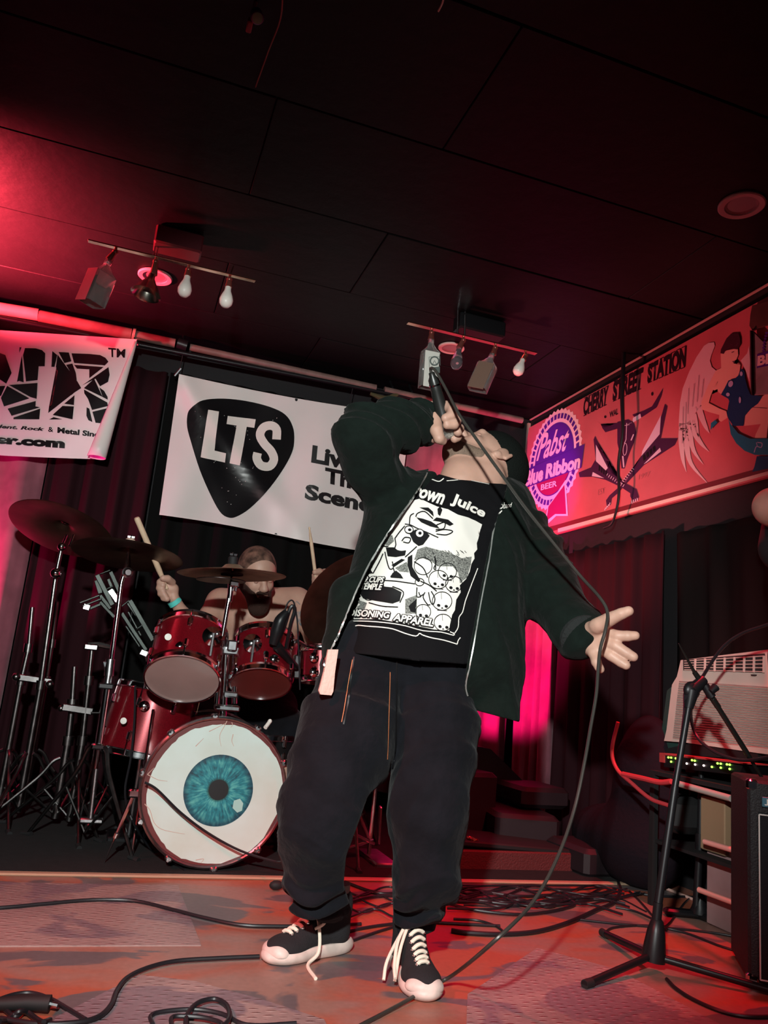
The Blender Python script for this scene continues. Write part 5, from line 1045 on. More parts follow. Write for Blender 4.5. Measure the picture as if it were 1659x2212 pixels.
cab = [mtail - mdir * .010, P(930, 796, 2.24), P(940, 800, 2.22), P(962, 838, 2.18), P(990, 892, 2.12), P(1030, 950, 2.06), P(1080, 1020, 1.99), P(1130, 1090, 1.93), P(1185, 1160, 1.89), P(1250, 1240, 1.87), P(1295, 1290, 1.87), P(1312, 1322, 1.86),
       P(1308, 1360, 1.845), P(1297, 1400, 1.85), P(1292, 1445, 1.86), P(1288, 1500, 1.87), P(1276, 1570, 1.88), P(1262, 1650, 1.89), P(1240, 1750, 1.88), P(1205, 1850, 1.84), P(1150, 1950, 1.78), P(1060, 2040, 1.72), PF(980, 2105, .05), PF(930, 2132, .02), PF(860, 2172, .008), PF(760, 2225, .006)]
MB().tube(cab, .0046, 8, 8).go('microphone_cable', mat('olive_cable', (.035, .034, .03), .35), None, label='long black microphone cable running from the raised microphone over the open hand to the floor', cat='cable')

# ================================================================== THE DRUMMER
dr_ = thing('person', 'shirtless bearded drummer looking down behind the red drums with sticks raised', 'person', (.62, 4.05, 0))
dc = P(556, 1240, 3.74); df = nrm((.22, -.86, -.46)); du = nrm(np.array([-.10, -.42, .90]) - df * (np.array([-.10, -.42, .90]) @ df)); ds = np.cross(df, du); DR = np.stack([df, ds, du]); DS = 1.10
def D(f, s, u_): return dc + DS * (df * f + ds * s + du * u_)
dfs, dears = head_fs(D, DR, DS)
dsk = [cap(B(478, 1300, 3.93, 28), B(640, 1296, 3.93, 28)), cap(B(520, 1330, 3.90, 36), B(610, 1330, 3.90, 36)), cap(B(505, 1340, 3.93, 34), B(520, 1460, 4.0, 36)), cap(B(615, 1345, 3.93, 34), B(600, 1460, 4.0, 36)), cap(B(560, 1340, 3.92, 40), B(560, 1470, 4.0, 46)), cap(B(560, 1290, 3.93, 27), (D(-.02, 0, -.05), .06)), cap(B(540, 1530, 4.02, 48), B(590, 1530, 4.02, 48))]
darm = chain(B(474, 1304, 3.93, 27), B(428, 1362, 3.80, 21), B(396, 1330, 3.70, 15), B(376, 1292, 3.66, 11)) + chain(B(648, 1306, 3.93, 27), B(680, 1378, 3.78, 21), B(702, 1320, 3.70, 14), B(706, 1262, 3.66, 11))
dleg = chain((np.array([.50, 4.05, .56]), .10), (np.array([.38, 3.72, .48]), .075), (np.array([.36, 3.66, .10]), .05)) + chain((np.array([.74, 4.05, .56]), .10), (np.array([.86, 3.78, .46]), .075), (np.array([.84, 3.62, .10]), .05))
dhL = [[B(352, 1252, 3.66, 8), B(346, 1258, 3.63, 8), B(352, 1264, 3.62, 7)], [B(352, 1264, 3.66, 8), B(345, 1270, 3.63, 8), B(352, 1277, 3.62, 7)], [B(354, 1274, 3.66, 8), B(348, 1282, 3.63, 8), B(356, 1286, 3.62, 7)], [B(360, 1284, 3.66, 7.5), B(354, 1292, 3.63, 7), B(361, 1294, 3.62, 6.5)], [B(372, 1258, 3.64, 8), B(362, 1250, 3.61, 8), B(352, 1249, 3.60, 7)]]
dpL = [(B(360, 1260, 3.67, 13), B(372, 1282, 3.67, 13)), (B(358, 1270, 3.66, 13), B(374, 1272, 3.66, 12))]
dhR = [[B(690, 1240 + k * 9, 3.66, 7), B(680, 1243 + k * 9, 3.63, 7), B(684, 1249 + k * 9, 3.61, 6)] for k in range(4)] + [[B(700, 1240, 3.64, 8), B(690, 1234, 3.61, 7), B(680, 1236, 3.6, 6)]]
dpR = [(B(702, 1240, 3.67, 12), B(704, 1262, 3.67, 12)), (B(696, 1246, 3.66, 11), B(700, 1262, 3.66, 11))]
dhd = uni(dfs, .014)
def dbody(p):
    d = smin(dhd(p), uni(dears, .004)(p), .005)
    t = uni(dsk, .04)(p); t = smin(t, uni(darm, .025)(p), .04); t = smin(t, uni(dleg, .03)(p), .03)
    ch = 0.004 * np.exp(-((p[:, 0] - .645) / .02) ** 2) * (p[:, 2] > .8); t = t + ch
    d = smin(d, t, .02)
    for g in (hand(dhL, dpL), hand(dhR, dpR)):
        x = g[-1](p)
        for q in g[:-1]: x = smin(x, q(p), .004)
        d = smin(d, x, .01)
    return d
_, DV, DQ = sdf_obj('body', dbody, np.array([.0, 3.5, .0]), np.array([1.2, 4.3, 1.5]), .0052, skin, dr_)
sdf_obj('beard', lambda p: np.maximum(smin(dhd(p), cap((D(.052, 0, -.092), .052), (D(.058, 0, -.122), .046))(p), .02) - .005, uni([cap((D(.05, .05, -.06), .034), (D(.075, 0, -.105), .042)), cap((D(.05, -.05, -.06), .034), (D(.075, 0, -.105), .042)), cap((D(.01, .078, -.03), .020), (D(.03, .06, -.06), .03)), cap((D(.01, -.078, -.03), .020), (D(.03, -.06, -.06), .03)), cap((D(.055, 0, -.11), .06), (D(.06, 0, -.14), .06)), cap((D(.095, .022, -.048), .010), (D(.095, -.022, -.048), .010))], .008)(p)), dc - .24, dc + .2, .004, hairm, dr_)
sdf_obj('mouth', lambda p: ell(D(.100, 0, -.064), (.010, .024, .005), DR)(p), dc - .2, dc + .2, .004, mat('lips', (.12, .04, .035), .6), dr_)
for s in (1, -1):
    e_ = MB().ball(D(.078, .031 * s, .004), .0125, 12).go('eye', mat('eyelid_skin', (.45, .24, .19), .5), dr_)
    MB().tube([D(.093, .048 * s, .020), D(.100, .030 * s, .026), D(.098, .012 * s, .020)], .0045, 6, 3).go('eyebrow', hairm, dr_)
sdf_obj('hair', lambda p: np.maximum(ell(D(-.012, 0, .022), (.101 * DS, .082 * DS, .098 * DS), DR)(p), -((p - D(.020, 0, .0).astype(np.float32)) @ nrm(-df * .98 + du * .42).astype(np.float32))), dc - .2, dc + .22, .0045, mat('short_hair', (.26, .14, .10), .8, bump=.7, bs=300, var=.4, vs=26, col2=(.05, .025, .018)), dr_)
MB().tube([B(374, 1296, 3.665, 10)[0], B(380, 1304, 3.67, 10)[0]], [.030, .031], 20).go('wristband', mat('teal_band', (.10, .62, .56), .5), dr_)
cc = P(650, 1340, 3.80)
sdf_obj('shorts', lambda p: np.maximum(uni(dsk[-1:] + dleg[:1] + dleg[2:3] + [cap((np.array([.50, 4.05, .56]), .115), (np.array([.38, 3.72, .48]), .09)), cap((np.array([.74, 4.05, .56]), .115), (np.array([.86, 3.78, .46]), .09))], .03)(p) - .012, p[:, 2] - .68), np.array([.15, 3.5, .2]), np.array([1.1, 4.35, .8]), .008, pantsm, dr_)
for x in (.36, .84): MB().box((x, 3.60, .035), (.05, .12, .03), bev=.02).go('shoe', canv, dr_)
TD = Target(DV, DQ); Ink(TD, .0015, 6).poly([(640, 1322), (652, 1318), (660, 1332), (668, 1350), (660, 1358), (648, 1350), (641, 1336)]).line([(634, 1310), (640, 1300), (648, 1306)], 2.5).go('tattoo', mat('tattoo_ink', (.13, .17, .20), .6, var=.7, vs=60, col2=(.42, .26, .2)), dr_)
thn = thing('drum_throne', 'black round drum throne under the drummer', 'stool', (.62, 4.1, 0))
MB().lathe((.62, 4.1, .40), (0, 0, 1), [(.14, 0), (.17, .02), (.17, .06), (.14, .075)], 32).go('seat', rubber, thn); MB().tube([(.62, 4.1, .4), (.62, 4.1, .1)], .014, 10).go('post', dullchrome, thn)
for k in range(3): a = .5 + k * 2.09; MB().tube([(.62, 4.1, .22), (.62 + .22 * math.cos(a), 4.1 + .22 * math.sin(a), .012)], .010, 8).go('leg', dullchrome, thn)
# drumsticks
def stick(a, b, label, r0=.0078):
    d_ = nrm(b - a); L = np.linalg.norm(b - a); MB().lathe(a, d_, [(r0 * .8, 0), (r0, .006), (r0, L * .72), (r0 * .45, L * .955), (r0 * .62, L * .975), (r0 * .3, L)], 16).go('drumstick', woodm, None, label=label, cat='drumstick')
stick(P(295, 1118, 3.50), P(362, 1274, 3.635), 'pale drumstick raised in the hand with the teal wristband', .0125)
stick(P(684, 1262, 3.62), P(668, 1138, 3.56), 'thin drumstick pointing up beside the white banner at right of the drummer', .0085)
# ================================================================== CEILING FIXTURES
glass = mat('bottle_glass', (.9, .93, .9), .06, trans=.9, ior=1.45)
redlab = mat('red_bottle_label', (.62, .10, .12), .5); frost = mat('frosted_bulb', (.82, .76, .70), .35)
def bulb(par, s, d_, r):
    b_ = MB().lathe(s, d_, [(r * .42, -.01), (r * .46, .004), (r * .50, r * .5), (r * .82, r * 1.3), (r * 1.0, r * 2.0), (r * .93, r * 2.6), (r * .6, r * 3.05), (r * .1, r * 3.2)], 24).go('bulb', frost, par); MB().lathe(s, d_, [(r * .4, -.022), (r * .44, -.01), (r * .44, .002)], 14).go('screw_cap', dullchrome, b_)
def socket(par, a, b_):
    MB().tube([a, a + np.array([0, 0, -.02])], .006, 8).tube([a + np.array([0, 0, -.02]), b_], [.011, .017], 12).ball(a + np.array([0, 0, -.022]), .014, 10).go('lamp_holder', mat('red_brown_metal', (.35, .10, .08), .3, .7), par)
def bottle(par, top, d_, face, L, w_, th, lab, name='bottle_shade'):
    """square spirit bottle hung neck-up as a lampshade"""
    d_ = nrm(d_); s = nrm(np.cross(d_, face)); fc = np.cross(s, d_); g_ = MB()
    secs = [(.000, .013, .013), (.030, .013, .013), (.055, w_ * .6, th * .6), (.075, w_, th), (L, w_, th)]; vs = []; fs_ = []; n = 12
    for h, a, b_ in secs:
        for k in range(n):
            t = 2 * math.pi * (k + .5) / n; cx_, cy_ = math.cos(t), math.sin(t); m_ = max(abs(cx_), abs(cy_)); q = .72; vs.append(top + d_ * h + s * a * (cx_ / m_ * q + cx_ * (1 - q)) + fc * b_ * (cy_ / m_ * q + cy_ * (1 - q)))
    for i in range(len(secs) - 1):
        for k in range(n): fs_.append((i * n + k, i * n + (k + 1) % n, (i + 1) * n + (k + 1) % n, (i + 1) * n + k))
    g_.add(vs, fs_); o = g_.go(name, glass, par); o.modifiers.new('s', 'SOLIDIFY').thickness = .003
    if lab is not None: MB().box(top + d_ * (L * .55 + .03) + fc * (th + .003), (w_ * .80, L * .36, .0015), s, d_, bev=.001).go('label', lab, o)
    return o, s, fc, d_
zt = 2.50
def onz_(px, py, z): d = rayv(px, py); return CAM + d * ((z - HC) / d[2])
# left fixture
A_, C_ = onz_(190, 523, zt), onz_(552, 605, zt); A_[1] = C_[1] = (A_[1] + C_[1]) / 2; ld = nrm(C_ - A_)
tl = thing('track_light', 'left ceiling track light with a red labelled bottle, a flared reflector and two bulbs', 'light fixture', [(A_[0] + C_[0]) / 2, A_[1], zt])
rail = mat('brass_rail', (.75, .58, .42), .2, 1)
MB().box((A_ + C_) / 2, (np.linalg.norm(C_ - A_) / 2, .012, .003), ld, (0, 1, 0), bev=.001).go('rail', rail, tl)
bx = onz_(382, 548, zt + .05); MB().box((bx[0], bx[1] + .0, 2.60), (.105, .055, .045), bev=.008).go('mount_box', mat('maroon_metal', (.14, .03, .04), .35, .3), tl)
for x in (332, 338): q = onz_(x, 552, zt); MB().tube([(q[0], A_[1], zt), (q[0], A_[1] + .02, 2.645)], .004, 8).go('hanger_rod', chrome, tl)
def at(px): t = (px - 190) / (552 - 190); return A_ + (C_ - A_) * t
q = at(248); socket(tl, q, q + np.array([-.02, .01, -.06])); bottle(tl, q + np.array([-.02, .01, -.06]), (-.20, .10, -1), (-.8, -.6, 0), .215, .048, .048, redlab)
q = at(333); socket(tl, q, q + np.array([.0, .0, -.085])); s_ = q + np.array([-.005, 0, -.085]); MB().lathe(s_, (-.12, -.08, -1), [(.014, 0), (.016, .02), (.030, .045), (.048, .07), (.062, .10), (.066, .105), (.060, .10), (.045, .07), (.02, .03)], 32, caps=False).go('reflector', mat('satin_reflector', (.55, .52, .45), .22, 1), tl)
q = at(404); socket(tl, q, q + np.array([0, 0, -.055])); bulb(tl, q + np.array([0, 0, -.060]), (-.04, -.1, -1), .031)
q = at(495); socket(tl, q, q + np.array([0, 0, -.06])); bulb(tl, q + np.array([0, 0, -.066]), (-.02, -.12, -1), .031); MB().tube([q + np.array([0, 0, .0]), q + np.array([.01, 0, .05])], .003, 6).go('hanger_rod', rail, tl)
# right fixture
A2, C2 = onz_(884, 693, zt), onz_(1153, 768, zt); A2[1] = C2[1] = (A2[1] + C2[1]) / 2 - .0
t2l = thing('track_light', 'right ceiling track light with two square bottles and two bulbs above the singer', 'light fixture', [(A2[0] + C2[0]) / 2, A2[1], zt])
MB().box((A2 + C2) / 2, (np.linalg.norm(C2 - A2) / 2, .014, .003), nrm(C2 - A2), (0, 1, 0), bev=.001).go('rail', rail, t2l)
bx = onz_(1035, 716, zt + .08); MB().box((bx[0], bx[1], 2.60), (.13, .05, .045), bev=.008).go('mount_box', blackmetal, t2l)
def at2(px): return A2 + (C2 - A2) * ((px - 884) / (1153 - 884))
for x in (985, 1000): q = at2(x); MB().tube([q, (q[0], q[1] + .02, 2.645)], .005, 8).go('hanger_rod', chrome, t2l)
paperlab = mat('pale_bottle_label', (.72, .72, .66), .5)
q = at2(933); socket(t2l, q, q + np.array([0, 0, -.06])); o, s_, fc_, d_ = bottle(t2l, q + np.array([0, 0, -.055]), (.02, 0, -1), (0, -1, 0), .26, .047, .030, paperlab)
lc = q + np.array([0, -.036, -.055 - .26 * .55 - .0])
pv_ = [lc + np.array([-.05, 0, .1]), lc + np.array([.05, 0, .1]), lc + np.array([.05, 0, -.12]), lc + np.array([-.05, 0, -.12])]; tg = Target(pv_, [(0, 1, 2, 3)])
t8 = tr((850, 640), 1 / 4.1475); lb_ = Ink(tg, .001, 20); lb_.line(t8([(318, 545), (418, 540), (420, 700), (322, 705)]), 1, 0, True).ring(t8([(367, 580)])[0], 9, 9, 0, 3).line(t8([(345, 620), (367, 575), (390, 620)]), 1.6, 0).poly(t8([(325, 640), (415, 630), (415, 690), (325, 650)])); lb_.go('label_print', mat('green_grey_ink', (.12, .15, .14), .5), t2l)
q = at2(998); socket(t2l, q, q + np.array([-.02, 0, -.07])); s_ = q + np.array([-.02, 0, -.075]); MB().lathe(s_, (-.12, -.05, -1), [(.012, -.01), (.014, .004), (.016, .02), (.026, .05), (.031, .075), (.028, .095), (.016, .11), (.002, .114)], 24).go('bulb', mat('clear_glass', (.95, .93, 1), .03, trans=.95), t2l)
q = at2(1065); socket(t2l, q, q + np.array([-.01, 0, -.06])); bottle(t2l, q + np.array([-.012, 0, -.06]), (-.35, 0, -1), (-.6, -.7, 0), .22, .052, .03, mat('amber_label', (.20, .12, .09), .4))
q = at2(1130); socket(t2l, q, q + np.array([-.012, 0, -.05])); s_ = q + np.array([-.015, 0, -.055]); bulb(t2l, s_, (-.35, -.05, -1), .029)
# recessed lights
def downlight(px, py, r, label, deep=.05):
    c = onz_(px, py, 2.646); t = thing('recessed_light', label, 'ceiling light', c, 'recessed ceiling lights')
    MB().lathe(c + np.array([0, 0, .004]), (0, 0, -1), [(r * .70, 0), (r * .72, .008), (r * .95, .010), (r, .006), (r, 0)], 40, caps=False).go('trim_ring', mat('ivory_ring', (.62, .47, .44), .45), t)
    MB().lathe(c + np.array([0, 0, .006]), (0, 0, -1), [(r * .45, -.001), (r * .50, .0), (r * .70, .005), (r * .71, .002)], 40).go('lens', mat('dusty_lens', (.30, .19, .20), .35), t)
downlight(1602, 444, .085, 'round white recessed ceiling light at the upper right edge of the photo')
downlight(335, 598, .085, 'round recessed ceiling light behind the left track light')
downlight(975, 752, .075, 'recessed ceiling light behind the right track light')
# small clamp light and wire at the top
c = onz_(556, 38, 2.57); cl = thing('clamp_light', 'small ceiling spotlight with greenish lens at the top beside a thin wire', 'light fixture', c)
MB().lathe(c, (.1, -.5, -.8), [(.006, -.05), (.017, -.035), (.019, 0), (.016, .004)], 20).go('lamp_head', mat('purple_metal', (.16, .04, .16), .35, .4), cl)
MB().lathe(c, (.1, -.5, -.8), [(.001, .003), (.015, .003), (.015, .0055), (.001, .007)], 20).go('lens', mat('green_lens', (.16, .24, .15), .3), cl)
MB().tube([c + np.array([0, .02, .01]), c + np.array([-.01, .04, .05]), c + np.array([-.01, .03, .078])], .006, 8, 3).box(c + np.array([-.015, .07, .03]), (.008, .022, .01), bev=.003).go('clamp_arm', mat('red_metal', (.25, .03, .04), .4, .3), cl)
MB().tube([onz_(611, -30, 2.62), onz_(606, 40, 2.63), onz_(580, 110, 2.635), onz_(552, 188, 2.642)], .0022, 6, 4).go('ceiling_wire', mat('brown_wire', (.30, .10, .08), .5), None, label='thin wire hanging just under the ceiling beside the small spotlight', cat='wire')
MB().tube([onz_(960, -10, 2.62), onz_(955, 8, 2.63), onz_(947, 24, 2.64)], .003, 6, 3).go('hook', mat('pale_wire', (.6, .45, .35), .4), None, label='small metal hook at the top edge of the ceiling', cat='hook')

# ================================================================== RIGHT SIDE
XA = 2.28
ac = thing('air_conditioner', 'cream window air conditioner with a top grille and rows of louvres', 'air conditioner', PX(1560, 1520, XA))
acm = mat('aged_cream_plastic', (.70, .58, .50), .5, var=.12, vs=5); dkc = mat('dark_grille', (.03, .025, .025), .7); ta = tr((1380, 1360), 1 / 5.53)
def acp(pts, X, th, name, m, **k): return MB().prism([PX(*q, X) for q in ta(pts)], (th, 0, 0)).go(name, m, ac, smooth=False, **k)
acp([(500, 365), (1540, 240), (2100, 160), (2100, 1560), (1420, 1475), (560, 1350), (300, 1330), (330, 1200), (395, 660), (455, 560)], XA, .16, 'casing', acm)
acp([(380, 690), (335, 730), (245, 1440), (250, 1480), (560, 1500), (560, 1360), (310, 1335)], XA + .02, .12, 'side_bracket', mat('green_black_metal', (.02, .06, .05), .5))
acp([(250, 1440), (600, 1360), (1420, 1485), (1420, 1560), (560, 1500), (250, 1490)], XA + .01, .10, 'sill', rubber)
acp([(528, 360), (1500, 285), (1505, 305), (1480, 515), (530, 488)], XA - .002, .004, 'grille_back', dkc)
for k in range(5): a = k / 4; acp([(540, 370 + 105 * a), (1480, 312 + 185 * a), (1480, 322 + 185 * a), (540, 379 + 105 * a)], XA - .007, .006, 'grille_slat', acm)
for k in range(8): x = 660 + k * 117 if k < 8 else 0; y0_, y1_ = 352 - (k * 6), 492 + k * 3; acp([(x, y0_), (x + 12, y0_), (x + 8, y1_), (x - 4, y1_)], XA - .010, .007, 'grille_bar', acm)
acp([(1335, 535), (1390, 535), (1385, 552), (1340, 552)], XA - .008, .008, 'latch', dkc)
for k in range(25):
    a = k / 24; yl = 615 + 665 * a; xl = 480 - 75 * a; yr = 690 + 720 * a + 80 * a * 0
    sl = [(xl, yl), (1700, yr + 60 * (1) * (1700 - 1543) / 157 * .1), (1700, yr + 8 + 6), (xl, yl + 9)]
    acp(sl, XA - .0015, .0045, 'louvre_gap', mat('louvre_shadow', (.16, .11, .10), .7))
    acp([(xl, yl + 9), (1700, yr + 14), (1700, yr + 20), (xl, yl + 15)], XA - .007, .006, 'louvre', acm)
# things under it: rack with LEDs on a shelf
XK = 2.16; rkx = thing('rack_unit', 'black rack unit with rows of green and white indicator lights under the air conditioner', 'audio equipment', PX(1520, 1655, XK))
def rp(pts, X, th, name, m, par=rkx, **k): return MB().prism([PX(*q, X) for q in ta(pts)], (th, 0, 0)).go(name, m, par, smooth=False, **k)
rp([(300, 1492), (1240, 1625), (1200, 1740), (300, 1640)], XK, .16, 'housing', blackmetal)
rp([(245, 1470), (1245, 1590), (1245, 1606), (300, 1500), (300, 1590), (245, 1580)], XK - .006, .17, 'red_edge', mat('red_case_edge', (.45, .05, .05), .4))
gl = mat('green_led', (.35, 1, .08), .4, emis=3.2); wl = mat('white_led', (1, .75, .72), .4, emis=3.0)
def led(x, y, m): q = PX(*ta([(x, y)])[0], XK - .003); MB().ball(q, .0042, 8).go('indicator_light', m, rkx)
for x, y in ((352, 1527), (385, 1530), (440, 1538), (385, 1578), (635, 1560), (668, 1566), (872, 1640), (940, 1598), (978, 1602), (978, 1650), (1052, 1610), (1085, 1614), (1085, 1665)): led(x, y, gl)
for x, y in ((572, 1600), (672, 1612), (775, 1624)): led(x, y, wl)
shl = thing('shelf_rack', 'dark metal shelf rack with pale rails standing under the air conditioner', 'shelf', (2.26, PX(1500, 1800, 2.2)[1], 0))
ya, yb = PX(1440, 1700, 2.2)[1], PX(1640, 1700, 2.2)[1]
zz = PX(1520, 1690, XK)[2]
for y in (ya, yb):
    for x in (2.14, 2.42): MB().box((x, y, zz / 2 - .0), (.012, .012, zz / 2 - .002)).go('post', rubber, shl, smooth=False)
MB().box((2.28, (ya + yb) / 2, zz), (.15, (ya - yb) / 2 + .02, .008)).go('top_shelf', rubber, shl, smooth=False)
def rail_(a, b_, m, r=.012): MB().tube([PX(*a, 2.13), PX(*b_, 2.13)], r, 10).go('rail', m, shl)
rail_((1466, 1693), (1580, 1725), mat('grey_rail', (.42, .38, .34), .4)); rail_((1522, 1818), (1622, 1848), mat('pink_rail', (.75, .35, .30), .4), .010); rail_((1510, 1922), (1618, 1962), mat('pink_rail', (.75, .35, .30), .4), .010)
bxx = thing('cardboard_box', 'brown cardboard box on the lower shelf behind the rear microphone stand', 'box', PX(1560, 1800, 2.25)); cbm = mat('cardboard', (.30, .19, .11), .8)
zb = PX(1560, 1852, 2.2)[2]; q0 = PX(1522, 1770, 2.2); q1 = PX(1575, 1770, 2.2)
MB().box((2.30, (q0[1] + q1[1]) / 2, (zz + zb) / 2 - .02), (.12, abs(q0[1] - q1[1]) / 2, (zz - zb) / 2 - .03), bev=.004).go('carton', cbm, bxx, smooth=False)
MB().box((2.28, (ya + yb) / 2, zb - .008), (.14, (ya - yb) / 2, .006)).go('lower_shelf', rubber, shl, smooth=False)
q0 = PX(1525, 1900, 2.2); q1 = PX(1615, 1900, 2.2)
MB().box((2.30, (q0[1] + q1[1]) / 2, .14), (.10, abs(q0[1] - q1[1]) / 2, .14), bev=.006).go('storage_crate', mat('mauve_plastic', (.40, .24, .24), .5, var=.3, vs=5), None, label='mauve storage crate on the floor under the shelf rack', cat='crate')
# guitar amplifier at the right edge
a0 = PF(1617, 2132); th_ = math.radians(33); uu = np.array([math.cos(th_), -math.sin(th_), 0]); vv_ = np.array([math.sin(th_), math.cos(th_), 0]); Wd, Hh, Dd = .62, None, .30
top = 0
for i in range(400):
    z = i * .0025; c_ = (a0 + np.array([0, 0, z]) - CAM) @ CM
    if CY + FP * c_[1] / c_[2] < 1683: top = z; break
am = thing('guitar_amplifier', 'black guitar amplifier cabinet with white piping at the right edge', 'amplifier', a0 + uu * Wd / 2 + vv_ * Dd / 2)
Cc = a0 + uu * Wd / 2 + vv_ * Dd / 2 + np.array([0, 0, top / 2]); tolex = mat('black_tolex', (.014, .013, .015), .6, bump=.4, bs=200)
MB().box(Cc + np.array([0, 0, .006]), (Wd / 2, Dd / 2, top / 2 - .008), uu, vv_, bev=.008).go('cabinet', tolex, am)
MB().box(a0 + uu * Wd / 2 - vv_ * .002 + np.array([0, 0, top * .44]), (Wd / 2 - .03, .004, top * .40), uu, vv_, bev=.002).go('grille_cloth', mat('grille_cloth', (.010, .011, .016), .8, bump=.6, bs=400), am)
g0 = lambda s, z: a0 + uu * s - vv_ * .008 + np.array([0, 0, z])
for p_, q_ in (((.030, top * .045), (.030, top * .83)), ((.030, top * .83), (Wd - .03, top * .83)), ((.030, top * .045), (Wd - .03, top * .045))): MB().tube([g0(*p_), g0(*q_)], .0022, 8).go('piping', mat('white_piping', (.75, .72, .68), .5), am)
MB().box(a0 + uu * .09 - vv_ * .008 + np.array([0, 0, top * .895]), (.052, .003, .014), uu, vv_, bev=.001).go('badge', mat('blue_badge', (.05, .16, .22), .4), am)
bp_ = a0 + uu * .09 - vv_ * .0125 + np.array([0, 0, top * .895]); tb = Target([bp_ - uu * .1 - [0, 0, .05], bp_ + uu * .2 - [0, 0, .05], bp_ + uu * .2 + [0, 0, .05], bp_ - uu * .1 + [0, 0, .05]], [(0, 1, 2, 3)])
def pj(q): c = (np.asarray(q) - CAM) @ CM; return (CX + FP * c[0] / c[2], CY + FP * c[1] / c[2])
Ink(tb, 0, 20).text('JAC', [pj(bp_ - uu * .046 + [0, 0, .009]), pj(bp_ + uu * .03 + [0, 0, .009]), pj(bp_ + uu * .03 - [0, 0, .009]), pj(bp_ - uu * .046 - [0, 0, .009])], .04).go('lettering', whiteink, am)
for z in (top - .015, .02): MB().box(a0 + uu * .012 + vv_ * .012 + np.array([0, 0, z]), (.016, .016, .016), uu, vv_, bev=.006).go('corner_cap', chrome, am)
# monitor head on the amp, cables arching at the right
MB().tube([PX(1700, 1335, 2.0), PX(1650, 1352, 2.0), PX(1600, 1370, 2.0), PX(1560, 1400, 2.0), PX(1525, 1450, 2.0), PX(1505, 1490, 2.02), PX(1492, 1540, 2.02), PX(1505, 1590, 2.02), PX(1545, 1625, 2.0), PX(1600, 1642, 1.98), PX(1660, 1635, 1.96), PX(1720, 1610, 1.95)], .0058, 8, 6).go('instrument_cable', cablem, None, label='black cable looping in front of the air conditioner', cat='cable')
# front microphone stand
mb0 = PF(1408, 2100); ms = thing('microphone_stand', 'black boom microphone stand in front at the right with tripod legs', 'microphone stand', (mb0[0], mb0[1], 0))
Ym = mb0[1]
pole = [P(1412, 2050, Ym), P(1422, 1950, Ym), P(1458, 1700, Ym + .01), P(1492, 1500, Ym + .02)]
MB().tube([pole[0], pole[1]], .014, 12).tube([pole[1], pole[2]], .0125, 12).tube([pole[2], pole[3]], .0105, 12).go('pole', blackmetal, ms)
MB().lathe((mb0[0] + .004, Ym, .03), (pole[1] - pole[0]), [(.034, 0), (.034, .02), (.026, .08), (.018, .11), (.010, .118)], 20).go('base_hub', blackmetal, ms)
for f_ in (PF(1262, 2138), PF(1300, 2022), PF(1700, 2160)):
    lg = MB().tube([(mb0[0], Ym, .045), f_ * np.array([1, 1, 0]) + np.array([0, 0, .012])], .0105, 10).go('leg', blackmetal, ms); d_ = nrm(f_ - mb0); MB().tube([f_ - d_ * .03 + np.array([0, 0, .0135]), f_ + np.array([0, 0, .0125])], .0122, 12).go('rubber_foot', rubber, lg)
jt_ = P(1494, 1492, Ym + .02)
MB().ball(jt_, .030, 16, (1, .6, 1)).tube([jt_, P(1520, 1468, Ym + .02)], [.022, .016], 12).tube([P(1487, 1530, Ym + .02), jt_], [.015, .024], 12).go('boom_joint', blackmetal, ms)
MB().tube([P(1466, 1390, Ym + .02), P(1500, 1452, Ym + .02)], [.002, .006], 10).tube([P(1500, 1452, Ym + .02), P(1520, 1480, Ym + .02), P(1552, 1528, Ym + .01)], [.008, .010, .010], 12).tube([P(1540, 1510, Ym + .01), P(1622, 1640, Ym)], .0085, 12).tube([P(1618, 1635, Ym), P(1690, 1750, Ym)], .0055, 10).go('boom', mat('black_chrome', (.05, .055, .05), .18, .8), ms)
MB().tube([P(1522, 1480, Ym + .02), P(1538, 1506, Ym + .01)], .014, 12).tube([P(1535, 1495, Ym), P(1546, 1484, Ym)], [.010, .014], 10).go('boom_clutch', blackmetal, ms)
MB().tube([P(1484, 1500, Ym + .02), P(1480, 1540, Ym + .03), P(1470, 1620, Ym + .02), P(1455, 1720, Ym + .02)], [.012, .007, .006, .006], 8, 4).go('wrapped_cable', cablem, ms)
# rear microphone stand
rb = PF(1512, 1985); rs = thing('microphone_stand', 'rear black microphone stand with flat spread feet beside the cardboard box', 'microphone stand', (rb[0], rb[1], 0))
MB().tube([P(1504, 1970, rb[1]), P(1512, 1820, rb[1]), P(1515, 1665, rb[1])], [.015, .013, .010], 12).tube([P(1512, 1838, rb[1]), P(1512, 1800, rb[1])], .018, 12).go('pole', blackmetal, rs)
MB().lathe((rb[0], rb[1], .02), (0, 0, 1), [(.04, 0), (.03, .02), (.017, .06)], 16).go('base_hub', blackmetal, rs)
for f_ in (PF(1440, 1978), PF(1588, 2016), PF(1530, 1950)): MB().box(((rb + f_) / 2) * np.array([1, 1, 0]) + np.array([0, 0, .016]), (np.linalg.norm(f_ - rb) / 2 + .01, .022, .012), (f_ - rb) * np.array([1, 1, 0]), (-(f_ - rb)[1], (f_ - rb)[0], 0), bev=.008).go('foot', blackmetal, rs)
MB().box(P(1490, 1760, rb[1] + .05), (.09, .04, .07), bev=.03).go('cable_bundle', rubber, rs)
